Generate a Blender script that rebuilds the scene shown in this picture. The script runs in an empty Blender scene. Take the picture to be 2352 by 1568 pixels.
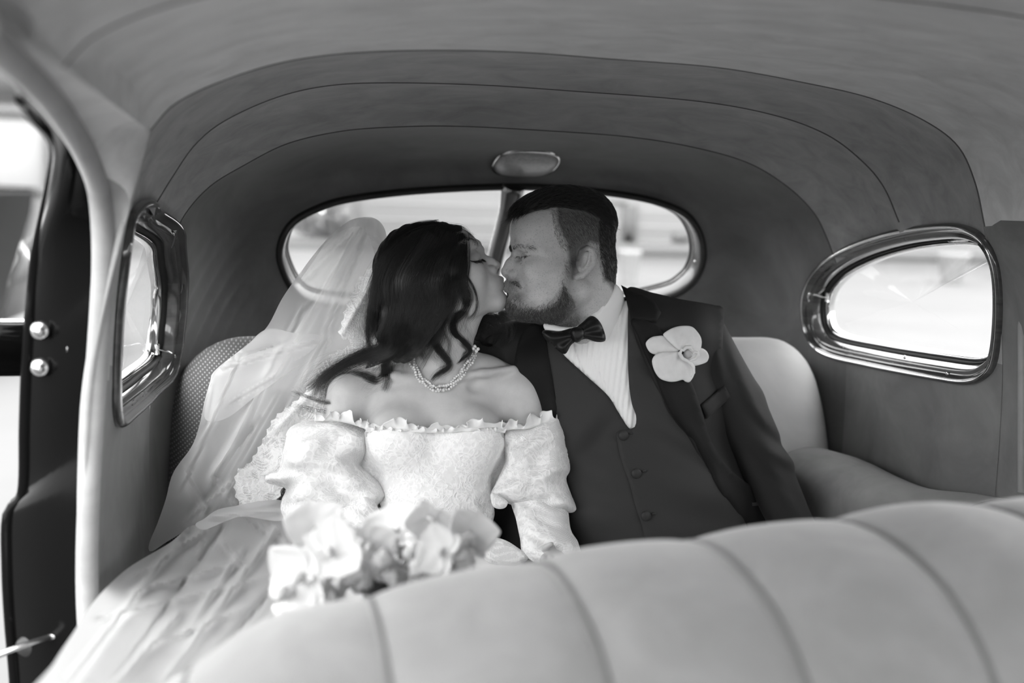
import bpy, bmesh, math, random
import numpy as np
from mathutils import Vector, Matrix
from mathutils.bvhtree import BVHTree
from mathutils.geometry import delaunay_2d_cdt

random.seed(7); np.random.seed(7)
S = bpy.context.scene
COL = S.collection

# ---------------------------------------------------------------- camera, sky, exposure
CAM = np.array([-0.5, 0.0, 1.30])
YAW, PITCH, ROLL = math.radians(14), math.radians(7.8), math.radians(1.8)
F_PX, CX, CY = 2287.0, 1176.0, 784.0
FW = np.array([math.sin(YAW)*math.cos(PITCH), math.cos(YAW)*math.cos(PITCH), -math.sin(PITCH)])
_rt = np.array([math.cos(YAW), -math.sin(YAW), 0.0]); _up = np.cross(_rt, FW)
RT = _rt*math.cos(ROLL) + _up*math.sin(ROLL)
UP = _up*math.cos(ROLL) - _rt*math.sin(ROLL)

cam_data = bpy.data.cameras.new('camera'); cam = bpy.data.objects.new('camera', cam_data); COL.objects.link(cam)
cam_data.lens = 35.0; cam_data.sensor_width = 36.0; cam_data.clip_start = 0.02
m = Matrix.Identity(4)
for i in range(3):
    m[i][0] = RT[i]; m[i][1] = UP[i]; m[i][2] = -FW[i]; m[i][3] = CAM[i]
cam.matrix_world = m
cam_data.dof.use_dof = True; cam_data.dof.focus_distance = 1.66; cam_data.dof.aperture_fstop = 2.2
S.camera = cam

W = bpy.data.worlds.new('overcast_sky'); S.world = W; W.use_nodes = True
_nt = W.node_tree; _bg = _nt.nodes['Background']
_tc = _nt.nodes.new('ShaderNodeTexCoord'); _sp = _nt.nodes.new('ShaderNodeSeparateXYZ')
_rp = _nt.nodes.new('ShaderNodeValToRGB'); _nt.links.new(_tc.outputs['Generated'], _sp.inputs[0])
_nt.links.new(_sp.outputs['Z'], _rp.inputs[0]); _nt.links.new(_rp.outputs[0], _bg.inputs['Color'])
_rp.color_ramp.elements[0].position = 0.0; _rp.color_ramp.elements[0].color = (0.85, 0.85, 0.85, 1)
_rp.color_ramp.elements[1].position = 0.6; _rp.color_ramp.elements[1].color = (1, 1, 1, 1)
_bg.inputs['Strength'].default_value = 1.5

_sd = bpy.data.lights.new('sun', 'SUN'); _sd.energy = 0.15; _sd.angle = math.radians(30)
_so = bpy.data.objects.new('sun', _sd); COL.objects.link(_so)
_so.rotation_euler = Vector((0.75, 0.85, -0.75)).to_track_quat('-Z', 'Y').to_euler()   # from over the bonnet, driver's side

S.view_settings.view_transform = 'Standard'; S.view_settings.look = 'None'
S.view_settings.gamma = 1.0; S.view_settings.use_curve_mapping = False
S.view_settings.exposure = 2.3
S.cycles.use_denoising = True
S.cycles.max_bounces = 8; S.cycles.diffuse_bounces = 5; S.cycles.transparent_max_bounces = 24
S.cycles.caustics_reflective = False; S.cycles.caustics_refractive = False

# ---------------------------------------------------------------- placing helpers
def ray(px, py):
    return FW + RT*((px-CX)/F_PX) - UP*((py-CY)/F_PX)
def on(px, py, ax, v):
    r = ray(px, py); return CAM + r*((v-CAM[ax])/r[ax])
def on_y(px, py, y): return on(px, py, 1, y)
def on_x(px, py, x): return on(px, py, 0, x)
def on_z(px, py, z): return on(px, py, 2, z)
def at(px, py, d): return CAM + ray(px, py)*d
K0, D0 = 0.000765, 1.75
def fig(P, base=1.72):
    """figure space (x right, y down, z towards the camera, all in units of 0.765 mm) -> world"""
    P = np.asarray(P, dtype=np.float64).reshape(-1, 3)
    d = base - P[:, 2]*K0 + (P[:, 0]-1160)*K0*0.2      # the pair sit square to the car, not to the lens
    X = (P[:, 0]-CX)/F_PX*d; Y = -(P[:, 1]-CY)/F_PX*d
    return CAM + d[:, None]*FW + X[:, None]*RT + Y[:, None]*UP
def project(P):
    P = np.asarray(P).reshape(-1, 3) - CAM
    d = P@FW
    return np.stack([CX+F_PX*(P@RT)/d, CY-F_PX*(P@UP)/d, d], 1)

# ---------------------------------------------------------------- materials
def ramp(nt, fac, stops):
    r = nt.nodes.new('ShaderNodeValToRGB'); cr = r.color_ramp
    while len(cr.elements) < len(stops): cr.elements.new(0.5)
    for e, (p, c) in zip(cr.elements, stops):
        e.position = p; e.color = (c, c, c, 1)
    nt.links.new(fac, r.inputs[0]); return r.outputs[0]
def noise(nt, scale, detail=4, rough=0.55, dist=0.0, vec=None):
    n = nt.nodes.new('ShaderNodeTexNoise'); n.inputs['Scale'].default_value = scale
    n.inputs['Detail'].default_value = detail; n.inputs['Roughness'].default_value = rough
    n.inputs['Distortion'].default_value = dist
    if vec is None:
        t = nt.nodes.new('ShaderNodeTexCoord'); vec = t.outputs['Object']
    nt.links.new(vec, n.inputs['Vector']); return n.outputs['Fac']
def vmap(nt, scale=(1, 1, 1), rot=(0, 0, 0), coord='Object'):
    t = nt.nodes.new('ShaderNodeTexCoord'); mp = nt.nodes.new('ShaderNodeMapping')
    mp.inputs['Scale'].default_value = scale; mp.inputs['Rotation'].default_value = rot
    nt.links.new(t.outputs[coord], mp.inputs[0]); return mp.outputs[0]
def bump(nt, h, strength, dist, bsdf):
    b = nt.nodes.new('ShaderNodeBump'); b.inputs['Strength'].default_value = strength
    b.inputs['Distance'].default_value = dist; nt.links.new(h, b.inputs['Height'])
    nt.links.new(b.outputs[0], bsdf.inputs['Normal']); return b
def mat(name, c=0.5, rough=0.6, metal=0.0, spec=0.5, sheen=0.0, coat=0.0, sss=0.0, trans=0.0, alpha=1.0):
    M = bpy.data.materials.new(name); M.use_nodes = True
    nt = M.node_tree; b = nt.nodes['Principled BSDF']
    b.inputs['Base Color'].default_value = (c, c, c, 1); b.inputs['Roughness'].default_value = rough
    b.inputs['Metallic'].default_value = metal; b.inputs['Specular IOR Level'].default_value = spec
    b.inputs['Sheen Weight'].default_value = sheen; b.inputs['Sheen Roughness'].default_value = 0.5
    b.inputs['Coat Weight'].default_value = coat; b.inputs['Coat Roughness'].default_value = 0.05
    if sss:
        b.inputs['Subsurface Weight'].default_value = sss
        b.inputs['Subsurface Radius'].default_value = (0.012, 0.012, 0.012); b.inputs['Subsurface Scale'].default_value = 0.6
    b.inputs['Transmission Weight'].default_value = trans; b.inputs['Alpha'].default_value = alpha
    return M, nt, b
MAT = {}
def cloth(name, lo, hi, scale=9, sheen=0.25, fine=900, bstr=0.25, stretch=(1, 1, 1)):
    M, nt, b = mat(name, hi, 0.9, spec=0.15, sheen=sheen)
    v = vmap(nt, stretch)
    n = noise(nt, scale, 7, 0.62, 0.6, v)
    nt.links.new(ramp(nt, n, [(0.30, lo), (0.70, hi)]), b.inputs['Base Color'])
    bump(nt, noise(nt, fine, 2), bstr, 0.0006, b); MAT[name] = M; return M
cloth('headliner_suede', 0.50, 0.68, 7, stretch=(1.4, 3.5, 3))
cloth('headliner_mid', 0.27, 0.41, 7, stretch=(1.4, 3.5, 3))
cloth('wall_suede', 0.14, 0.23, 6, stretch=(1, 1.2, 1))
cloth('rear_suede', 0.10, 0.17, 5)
M, nt, b = mat('seam_thread', 0.10, 0.9); MAT['seam_thread'] = M
cloth('seat_suede', 0.24, 0.33, 11, sheen=0.4)
cloth('rear_seat_cloth', 0.36, 0.44, 5)
cloth('dark_carpet', 0.05, 0.08, 20)
cloth('piping_cloth', 0.25, 0.33, 14)
M, nt, b = mat('black_paint', 0.003, 0.12, spec=0.07, coat=0.0); MAT['black_paint'] = M
M, nt, b = mat('brown_enamel', 0.045, 0.16, spec=0.6, coat=0.8)
nt.links.new(ramp(nt, noise(nt, 6, 3, 0.5, 1.0, vmap(nt, (1, 1, 8))), [(0.3, 0.03), (0.7, 0.07)]), b.inputs['Base Color']); MAT['enamel'] = M
M, nt, b = mat('grey_enamel', 0.07, 0.22, spec=0.6, coat=0.5); MAT['grey_enamel'] = M
M, nt, b = mat('black_rubber', 0.012, 0.5); MAT['rubber'] = M
M, nt, b = mat('chrome', 0.75, 0.08, metal=1.0); MAT['chrome'] = M
M, nt, b = mat('dull_chrome', 0.55, 0.25, metal=1.0); MAT['dull_chrome'] = M
def glass(name, tint=0.97, haze=0.0):
    M = bpy.data.materials.new(name); M.use_nodes = True; nt = M.node_tree; nt.nodes.clear()
    o = nt.nodes.new('ShaderNodeOutputMaterial'); t = nt.nodes.new('ShaderNodeBsdfTransparent'); t.inputs[0].default_value = (tint,)*3+(1,)
    g = nt.nodes.new('ShaderNodeBsdfGlossy'); g.inputs['Roughness'].default_value = 0.02
    lw = nt.nodes.new('ShaderNodeLayerWeight'); pw = nt.nodes.new('ShaderNodeMath'); pw.operation = 'POWER'; pw.inputs[1].default_value = 4.0
    nt.links.new(lw.outputs['Facing'], pw.inputs[0]); fr = nt.nodes.new('ShaderNodeMath'); fr.operation = 'MULTIPLY_ADD'
    fr.inputs[1].default_value = 0.5; fr.inputs[2].default_value = 0.03; nt.links.new(pw.outputs[0], fr.inputs[0])
    mx = nt.nodes.new('ShaderNodeMixShader'); nt.links.new(fr.outputs[0], mx.inputs[0])
    nt.links.new(t.outputs[0], mx.inputs[1]); nt.links.new(g.outputs[0], mx.inputs[2]); nt.links.new(mx.outputs[0], o.inputs[0])
    MAT[name] = M; return M
glass('window_glass')

# ---------------------------------------------------------------- object helpers
def link(name, me, mats=None, parent=None, smooth=True):
    o = bpy.data.objects.new(name, me); COL.objects.link(o)
    if mats is not None:
        for mm in (mats if isinstance(mats, (list, tuple)) else [mats]): me.materials.append(MAT[mm] if isinstance(mm, str) else mm)
    if smooth and len(me.polygons): me.polygons.foreach_set('use_smooth', [True]*len(me.polygons))
    if parent is not None: o.parent = parent
    return o
def meshobj(name, V, F, mats=None, parent=None, smooth=True):
    me = bpy.data.meshes.new(name)
    me.from_pydata([tuple(map(float, v)) for v in V], [], [tuple(int(i) for i in f) for f in F]); me.update()
    return link(name, me, mats, parent, smooth)
def bmobj(name, bm, mats=None, parent=None, smooth=True):
    me = bpy.data.meshes.new(name); bm.to_mesh(me); bm.free(); return link(name, me, mats, parent, smooth)
def tag(o, label=None, cat=None, group=None, kind=None):
    if label: o['label'] = label
    if cat: o['category'] = cat
    if group: o['group'] = group
    if kind: o['kind'] = kind
    return o
def empty(name, loc=(0, 0, 0), **k):
    """an Empty that parents parts; parts keep world coordinates through the inverse of its place"""
    o = bpy.data.objects.new(name, None); COL.objects.link(o); o.location = Vector([float(c) for c in loc]); o.empty_display_size = 0.05
    tag(o, **k); o['_loc'] = 0; del o['_loc']; return o
def settle(root):
    """shift the children of an Empty so that their world places stay where they were modelled"""
    for c in COL.objects:
        if c.parent is root:
            c.matrix_parent_inverse = Matrix.Translation(-root.location)
def solid(o, t, off=1.0, rim=True):
    md = o.modifiers.new('s', 'SOLIDIFY'); md.thickness = t; md.offset = off; md.use_rim = rim; return o
def subd(o, n=1):
    md = o.modifiers.new('d', 'SUBSURF'); md.levels = n; md.render_levels = n; return o

def catmull(P, n, closed=False):
    P = np.asarray(P, float)
    if closed: Q = np.vstack([P[-1], P, P[0], P[1]])
    else: Q = np.vstack([2*P[0]-P[1], P, 2*P[-1]-P[-2]])
    segs = len(Q)-3; out = []
    k = 12
    for i in range(segs):
        p0, p1, p2, p3 = Q[i:i+4]
        for j in range(k):
            t = j/k
            out.append(0.5*((2*p1)+(-p0+p2)*t+(2*p0-5*p1+4*p2-p3)*t*t+(-p0+3*p1-3*p2+p3)*t**3))
    out.append(Q[-2] if not closed else out[0])
    out = np.array(out)
    L = np.concatenate([[0], np.cumsum(np.linalg.norm(np.diff(out, axis=0), axis=1))])
    s = np.linspace(0, L[-1], n+1 if closed else n)
    if closed: s = s[:-1]
    return np.stack([np.interp(s, L, out[:, i]) for i in range(out.shape[1])], 1)

def grid_faces(nu, nv, close_u=False, close_v=False, off=0):
    F = []
    for i in range(nu if close_u else nu-1):
        for j in range(nv if close_v else nv-1):
            a = i*nv+j; b = ((i+1) % nu)*nv+j; c = ((i+1) % nu)*nv+(j+1) % nv; d = i*nv+(j+1) % nv
            F.append((a+off, b+off, c+off, d+off))
    return F
def tube_vf(P, r, n=8, closed=False, caps=True, flat=1.0):
    P = np.asarray(P, float); N = len(P)
    r = np.broadcast_to(np.asarray(r, float), (N,))
    T = (np.roll(P, -1, 0)-np.roll(P, 1, 0)) if closed else np.gradient(P, axis=0)
    T /= np.linalg.norm(T, axis=1)[:, None]+1e-12
    ref = np.array([0, 0, 1.0]); 
    if abs(T[0]@ref) > 0.9: ref = np.array([1.0, 0, 0])
    A = []
    a = np.cross(T[0], ref); a /= np.linalg.norm(a)
    for i in range(N):
        a = a - T[i]*(a@T[i]); a /= np.linalg.norm(a)+1e-12; A.append(a)
    A = np.array(A); B = np.cross(T, A)
    ang = np.linspace(0, 2*math.pi, n, endpoint=False)
    V = P[:, None]+r[:, None, None]*(np.cos(ang)[None, :, None]*A[:, None]+flat*np.sin(ang)[None, :, None]*B[:, None])
    V = V.reshape(-1, 3); F = grid_faces(N, n, closed, True)
    if caps and not closed:
        F = F+[tuple(range(n))[::-1], tuple((N-1)*n+i for i in range(n))]
    return V, F
def tube(name, P, r, mats, parent=None, n=8, closed=False, flat=1.0):
    V, F = tube_vf(P, r, n, closed, True, flat); return meshobj(name, V, F, mats, parent)
def merge(parts):
    V = []; F = []; o = 0
    for v, f in parts:
        V.append(np.asarray(v)); F += [tuple(i+o for i in ff) for ff in f]; o += len(v)
    return np.vstack(V), F
def loop_frame(P, center=None):
    """outward in-plane direction and normal (towards the cabin) of a closed loop of points"""
    T = np.roll(P, -1, 0)-np.roll(P, 1, 0); T /= np.linalg.norm(T, axis=1)[:, None]
    c = P.mean(0) if center is None else center
    n = np.zeros(3)
    for i in range(len(P)): n += np.cross(P[i]-c, P[(i+1) % len(P)]-c)
    n /= np.linalg.norm(n)
    if n@(np.array([0, 1.2, 1.1])-c) < 0: n = -n
    out = np.cross(T, n); out /= np.linalg.norm(out, axis=1)[:, None]
    if (out*(P-c)).sum() < 0: out = -out
    N = np.cross(out, T); N *= np.sign((N@n))[:, None]; N /= np.linalg.norm(N, axis=1)[:, None]
    return out, N
def sweep_loop(name, P, prof, mats, parent=None, n=None, sm=True):
    out, N = loop_frame(P)
    V = P[:, None]+out[:, None]*np.array([p[0] for p in prof])[None, :, None]+N[:, None]*np.array([p[1] for p in prof])[None, :, None]
    return meshobj(name, V.reshape(-1, 3), grid_faces(len(P), len(prof), True, False), mats, parent, sm)
# ================================================================ CAR BODY (the setting)
def ring_pts(px, yl, yr):
    xs = [p[0] for p in px]
    return np.array([on_y(p[0], p[1], yl+(yr-yl)*(p[0]-xs[0])/(xs[-1]-xs[0])) for p in px])
S1 = ring_pts([(345,300),(400,240),(500,190),(640,145),(800,122),(1000,115),(1200,120),(1400,135),(1650,155),(1850,190),(2000,225),(2120,275),(2200,335),(2240,420),(2262,520)], 1.28, 1.42)
S2 = ring_pts([(360,465),(400,400),(450,330),(520,275),(640,222),(760,196),(900,190),(1100,195),(1300,208),(1600,232),(1780,265),(1900,310),(1980,370),(2030,430),(2065,510)], 1.57, 1.66)
S3 = ring_pts([(395,570),(420,500),(480,430),(560,380),(660,330),(780,302),(900,292),(1050,290),(1250,300),(1450,315),(1600,340),(1720,375),(1810,430),(1870,490),(1900,550),(1920,605)], 1.78, 1.86)
NA, NW, NB = 120, 46, 40
ZB = 0.40
def full_ring(A, wl, wr):
    """arch A (left to right) + walls down to the floor -> resampled ring, closed along the floor"""
    yl, yr = A[0][1], A[-1][1]
    L = np.array([(0, (yl+yr)/2, ZB), (-wl, yl, ZB)])
    lw = catmull([(-wl, yl, ZB), (-wl-0.004, yl, .70), (-wl, yl, .95), (-wl+.018, yl, 1.12), tuple(A[0])], NW)
    rw = catmull([tuple(A[-1]), (wr-.018, yr, 1.12), (wr, yr, .95), (wr+.004, yr, .70), (wr, yr, ZB)], NW)
    ar = catmull(A, NA)
    bl = np.linspace((0, (yl+yr)/2, ZB), lw[0], NB); br = np.linspace(rw[-1], (0, (yl+yr)/2, ZB), NB)
    return np.vstack([bl[:-1], lw[:-1], ar, rw[1:], br[1:]])
I_WL0 = NB-1; I_A0 = NB-1+NW-1; I_A1 = I_A0+NA-1; I_WR1 = I_A1+NW-1; NTOT = I_WR1+NB
R1 = full_ring(S1, .717, .72); R2 = full_ring(S2, .706, .712); R3 = full_ring(S3, .694, .700)
# front rings: roof only, over the front seat
A0 = np.array([(x*1.0, 0, z) for x, z in [(-.655,1.400),(-.63,1.425),(-.56,1.455),(-.45,1.478),(-.3,1.493),(-.1,1.502),(.1,1.502),(.3,1.493),(.45,1.478),(.56,1.455),(.62,1.430),(.65,1.38),(.655,1.33),(.655,1.285)]])
def _unused(n): 
    return np.ones(n)
def panel(Ra, Rb, nu, bul, ia=0, ib=None):
    t = np.linspace(0, 1, nu)
    a = Ra[ia:ib]; b = Rb[ia:ib]
    G = a[None]*(1-t)[:, None, None]+b[None]*t[:, None, None]
    # bulge outwards between the seams
    c = np.array([0, 0, .9]); out = (a+b)/2-c; out[:, 1] = 0; out /= np.linalg.norm(out, axis=1)[:, None]
    G += out[None]*(np.sin(np.pi*t)**.8*bul)[:, None, None]*np.ones((1, len(a), 1))
    return G
ceiling = empty('ceiling', (0, 1.3, 1.5), kind='structure', label='suede headliner of stitched panels arching over the rear seat')
def pobj(name, G, m, parent, keep=None, thick=.012):
    nu, nv, _ = G.shape
    F = grid_faces(nu, nv)
    V = G.reshape(-1, 3)
    if keep is not None: F = [f for f in F if keep(V[list(f)].mean(0))]
    used = sorted({i for f in F for i in f}); mp = {u: i for i, u in enumerate(used)}
    o = meshobj(name, V[used], [tuple(mp[i] for i in f) for f in F], m, parent)
    return o

# quarter window outlines (traced on the right wall, mirrored to the left)
QO_px = [(1845,700),(1858,645),(1895,598),(1960,560),(2050,530),(2150,514),(2215,516),(2262,542),(2290,592),(2302,660),(2301,760),(2290,835),(2266,868),(2225,882),(2150,872),(2000,843),(1895,815),(1856,770)]
QLpx = [(300,460),(282,472),(266,505),(257,580),(250,700),(246,800),(243,900),(250,960),(268,988),(292,982),(350,926),(385,880),(402,820),(409,750),(408,700),(400,620),(380,550),(350,490),(325,466)]
def wall_x(y, z, side=1):
    w = np.interp(y, [1.2, 1.42, 1.66, 1.86, 2.1], [.722, .720, .712, .700, .675])
    return w
SHELL = None
def on_wall(px, py):
    h = SHELL.ray_cast(Vector(CAM), Vector(ray(px, py)).normalized())
    if h[0] is None:
        print('miss', px, py); return on_x(px, py, .69 if px > CX else -.70)
    return np.array(h[0])
ia, ib = I_WL0, I_WR1+1
G12 = panel(R1, R2, 34, .024, ia, ib); G23 = panel(R2, R3, 30, .024, ia, ib)
def fix_walls(G, Ra, Rb):
    """no bulge on the walls, and the walls follow wall_x"""
    nu, nv, _ = G.shape; t = np.linspace(0, 1, nu)
    lin = Ra[ia:ib][None]*(1-t)[:, None, None]+Rb[ia:ib][None]*t[:, None, None]
    idx = np.arange(nv); d = np.minimum(np.clip((idx-(NW-1))/14+1, 0, 1), np.clip((nv-1-idx-(NW-1))/14+1, 0, 1))
    return lin*(1-d)[None, :, None]+G*d[None, :, None]
G12 = fix_walls(G12, R1, R2); G23 = fix_walls(G23, R2, R3)
# rear panel: ring 3 -> rear window loop
RW_px = [(645,600),(650,550),(672,515),(710,490),(780,464),(900,446),(1030,436),(1185,431),(1320,437),(1450,453),(1530,473),(1580,499),(1608,543),(1614,590),(1602,630),(1578,658),(1530,682),(1400,705),(1135,715),(900,712),(740,700),(680,672)]
def rw_y(x, z): return 2.34-.10*np.clip((z-1.10)/.22, 0, 1.2)-.10*(x/.5)**2
def on_rw(px, py):
    y = 2.3
    for _ in range(10):
        p = on_y(px, py, y); y = .5*y+.5*rw_y(p[0], p[2])
    return on_y(px, py, y)
RW = catmull(np.array([on_rw(*p) for p in RW_px]), 160, True)
# resample the loop from bottom centre, going left-up-over, matched by angle with ring 3
c2 = np.array([0.03, 1.17])
def angs(P): return np.arctan2(P[:, 2]-c2[1], P[:, 0]-c2[0])
def sq(P):
    """angle measured in a squashed frame so both loops are swept evenly"""
    return np.arctan2((P[:, 2]-c2[1])/.5, (P[:, 0]-c2[0]))
aL = -np.unwrap(sq(np.vstack([RW[-1:], RW]))); 
def by_angle(P, target):
    a = np.mod(-sq(P)-math.pi/2+4*math.pi, 2*math.pi)   # 0 at the bottom, growing clockwise over the left
    o = np.argsort(a); a = a[o]; Q = P[o]
    a = np.concatenate([a-2*math.pi, a, a+2*math.pi]); Q = np.vstack([Q, Q, Q])
    return np.stack([np.interp(target, a, Q[:, i]) for i in range(3)], 1)
R3c = R3.copy()
tg = np.mod(-np.arctan2((R3c[:, 2]-c2[1])/.62, R3c[:, 0]-c2[0])-math.pi/2+4*math.pi, 2*math.pi); tg[0] = 0; tg[-1] = 2*math.pi
LW = by_angle(RW, tg)
nu = 46; t = np.linspace(0, 1, nu)
c_ = np.cos(t*math.pi/2)**.85; s_ = np.sin(t*math.pi/2)
G3 = np.zeros((nu, NTOT, 3))
G3[:, :, 0] = LW[None, :, 0]+(R3c-LW)[None, :, 0]*c_[:, None]
G3[:, :, 2] = LW[None, :, 2]+(R3c-LW)[None, :, 2]*c_[:, None]
G3[:, :, 1] = R3c[None, :, 1]+(LW-R3c)[None, :, 1]*s_[:, None]
# a few pulled wrinkles low on the left corner
def wrinkle(G):
    P = G.reshape(-1, 3)
    w = np.exp(-((P[:, 0]+.60)/.11)**2-((P[:, 2]-1.06)/.10)**2)
    ph = (P[:, 0]*1.0+(P[:, 2]-1.0)*-.75+P[:, 1]*.3)*150
    k = w*.006*np.sin(ph)
    P[:, 1] -= k; P[:, 0] += k*.6; return P.reshape(G.shape)
G3 = wrinkle(G3)
_rw = R1[I_A1:I_WR1+1][::-1]
Gf = np.array([[(np.interp(z, _rw[:, 2], _rw[:, 0])+.001, y, z) for z in np.linspace(ZB, 1.30, 60)] for y in np.linspace(1.425, -.6, 90)])
def bvh_of(Gs):
    V = []; F = []; o = 0
    for G in Gs:
        V += [Vector(v) for v in G.reshape(-1, 3)]; F += grid_faces(G.shape[0], G.shape[1], off=o); o += G.shape[0]*G.shape[1]
    return BVHTree.FromPolygons(V, F)
SHELL = bvh_of([G12, G23, G3, Gf])
QO = catmull(np.array([on_wall(*p) for p in QO_px]), 110, True)
def left_of(p):
    y = max(p[1], 1.33); z = p[2]-.045*np.clip((1.12-p[2])/.10, 0, 1)
    h = SHELL.ray_cast(Vector((0, y, z)), Vector((-1, 0, 0))); return np.array([h[0].x if h[0] else -.65, y, z])
_q = np.array([left_of(p) for p in QO]); k5 = np.ones(9)/9
_q[:, 0] = np.convolve(np.concatenate([_q[-4:, 0], _q[:, 0], _q[:4, 0]]), k5, 'valid'); QL = _q
def inpoly(y, z, P):
    c = False; n = len(P); j = n-1
    for i in range(n):
        if (P[i, 2] > z) != (P[j, 2] > z) and y < (P[j, 1]-P[i, 1])*(z-P[i, 2])/(P[j, 2]-P[i, 2])+P[i, 1]: c = not c
        j = i
    return c
def shrink(P, d):
    o, n = loop_frame(P); return P-o*d
QOs, QLs = shrink(QO, .016), shrink(QL, .018)
def hole(p):
    P = QOs if p[0] > 0 else QLs
    if abs(p[0]) < .5: return False
    return inpoly(p[1], p[2], P)
ZJ = 1.06
# arches between the seams
cut_hi = lambda p: (p[2] >= ZJ) and not hole(p)
cut_lo = lambda p: (p[2] < ZJ) and not hole(p)
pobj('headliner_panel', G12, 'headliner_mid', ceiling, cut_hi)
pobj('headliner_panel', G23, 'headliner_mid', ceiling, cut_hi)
# panel in front of the first seam: from the roof over the front seat
Rf = [S1.copy()]
def front_arch(y, k):
    B = catmull(A0, NA).copy(); A = catmull(S1, NA).copy()
    P = A*(1-k)+B*k; P[:, 1] = A[:, 1]*0+y+(A[:, 1]-A[:, 1].mean())*(1-k); return P
seam0 = front_arch(.86, .75); a_f = front_arch(.05, 1.0); a_ff = front_arch(-.6, 1.0); a_ff[:, 2] -= .06
A1r = catmull(S1, NA)
def arch_panel(A, B, nu, bul):
    t = np.linspace(0, 1, nu); G = A[None]*(1-t)[:, None, None]+B[None]*t[:, None, None]
    c = np.array([0, 0, .7]); out = (A+B)/2-c; out[:, 1] = 0; out /= np.linalg.norm(out, axis=1)[:, None]
    return G+out[None]*(np.sin(np.pi*t)**.8*bul)[:, None, None]
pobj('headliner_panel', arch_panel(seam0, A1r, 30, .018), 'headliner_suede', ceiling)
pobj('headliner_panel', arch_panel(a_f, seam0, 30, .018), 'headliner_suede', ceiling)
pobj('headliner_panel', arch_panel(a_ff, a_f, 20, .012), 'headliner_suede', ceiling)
# stitched welts on the seams
for R in (A1r, catmull(S2, NA), catmull(S3, NA), seam0):
    Q = R.copy(); c = np.array([0, 0, .9]); d = c-Q; d[:, 1] = 0; d /= np.linalg.norm(d, axis=1)[:, None]
    tube('seam_welt', Q-d*.0005, .0016, 'seam_thread', ceiling, n=6)

# side walls below the belt
wallR = empty('wall_right', (.71, 1.6, .4), kind='structure', label='grey suede side panel below the right rear quarter window')
wallL = empty('wall_left', (-.70, 1.6, .4), kind='structure', label='grey suede side panel below the left rear quarter window')
for nm, par, sl in (('side_panel', wallL, (0, NW+6)), ('side_panel', wallR, (-(NW+6), None))):
    for G in (G12, G23):
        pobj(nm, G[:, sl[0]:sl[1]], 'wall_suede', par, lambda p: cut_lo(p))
# right wall forward of the first ring : pillar panel and door, with a door window opening
def door_open(p): return (1.03 < p[2] < 1.25 and ((.35 < p[1] < 1.18) or (-.45 < p[1] < .25)))
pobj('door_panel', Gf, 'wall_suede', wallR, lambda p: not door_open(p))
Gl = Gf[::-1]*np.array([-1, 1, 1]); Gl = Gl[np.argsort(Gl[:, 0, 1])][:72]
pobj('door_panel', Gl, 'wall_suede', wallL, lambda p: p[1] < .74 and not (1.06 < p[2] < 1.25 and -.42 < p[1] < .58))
# closing strip between ring 1's wall and roof on the right, above the belt
# seams on the right pillar
tube('door_welt', [on_x(2347, y_, .705) for y_ in (1130, 1000, 850, 700, 545)], .006, 'piping_cloth', wallR, n=8)
tube('door_welt', [on_x(2347+6, y_, .703) for y_ in (545, 480, 420)], .006, 'piping_cloth', wallR, n=8)

wall_rear = empty('wall_rear', (0, 2.2, .4), kind='structure', label='dark grey suede rear panel curving around the split back window')
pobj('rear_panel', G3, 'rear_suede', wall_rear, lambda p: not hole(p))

# ---------------------------------------------------------------- rear window
win = empty('window_1', (0, 2.3, 1.0), kind='structure', label='oval split rear window with dark rubber surround')
sweep_loop('window_seal', RW, [(.010, -.002), (.008, .006), (.002, .009), (-.004, .006), (-.006, -.002)], 'rubber', win)
sweep_loop('window_frame', RW, [(-.003, .003), (-.006, -.002), (-.009, -.012), (-.011, -.026), (-.012, -.042)], 'grey_enamel', win)
sweep_loop('glass_gasket', RW, [(-.011, -.038), (-.016, -.038), (-.018, -.044), (-.015, -.05)], 'rubber', win)
sweep_loop('bright_trim', RW, [(-.011, -.034), (-.0135, -.033), (-.0145, -.039)], 'dull_chrome', win)
def fan(name, P, off, m, parent):
    o_, N_ = loop_frame(P); Q = P-o_*.026+N_*off; c = Q.mean(0)
    V = np.vstack([Q, (Q+c)/2, c[None]]); n = len(P)
    F = [(i, (i+1) % n, n+(i+1) % n, n+i) for i in range(n)]+[(n+i, n+(i+1) % n, 2*n) for i in range(n)]
    return meshobj(name, V, F, m, parent)
# panes left and right of the divider: one curved glass each
def pane(name, P, off, m, parent, side, xc):
    o_, N_ = loop_frame(P); Q = P-o_*.013+N_*off
    top = max(Q[:, 2]); bot = min(Q[:, 2])
    sel = Q[(Q[:, 0]-xc)*side > .0]
    zs = np.linspace(Q[:, 2].min()+.001, Q[:, 2].max()-.001, 24); V = []; 
    for z in zs:
        near = sel[np.argsort(abs(sel[:, 2]-z))[:6]]
        xe = (np.abs(near[:, 0]).max())*side
        for u in np.linspace(0, 1, 24):
            x = xc+(xe-xc)*u; V.append((x, rw_y(x, z)+.036, z))
    return meshobj(name, V, grid_faces(24, 24), m, parent)
xd = .045
pane('pane', RW, -.04, 'window_glass', win, -1, xd); pane('pane', RW, -.04, 'window_glass', win, 1, xd)
dv = [on_rw(1163+dx, y_) for dx, y_ in ((16, 424), (8, 462), (-6, 520), (-22, 580), (-38, 650), (-50, 715))]
V, F = tube_vf(catmull(np.array(dv), 24), np.concatenate([np.linspace(.036, .026, 5), np.full(14, .0245), np.linspace(.027, .045, 5)]), 16, flat=.8)
meshobj('window_divider', V, F, 'grey_enamel', win)
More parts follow.
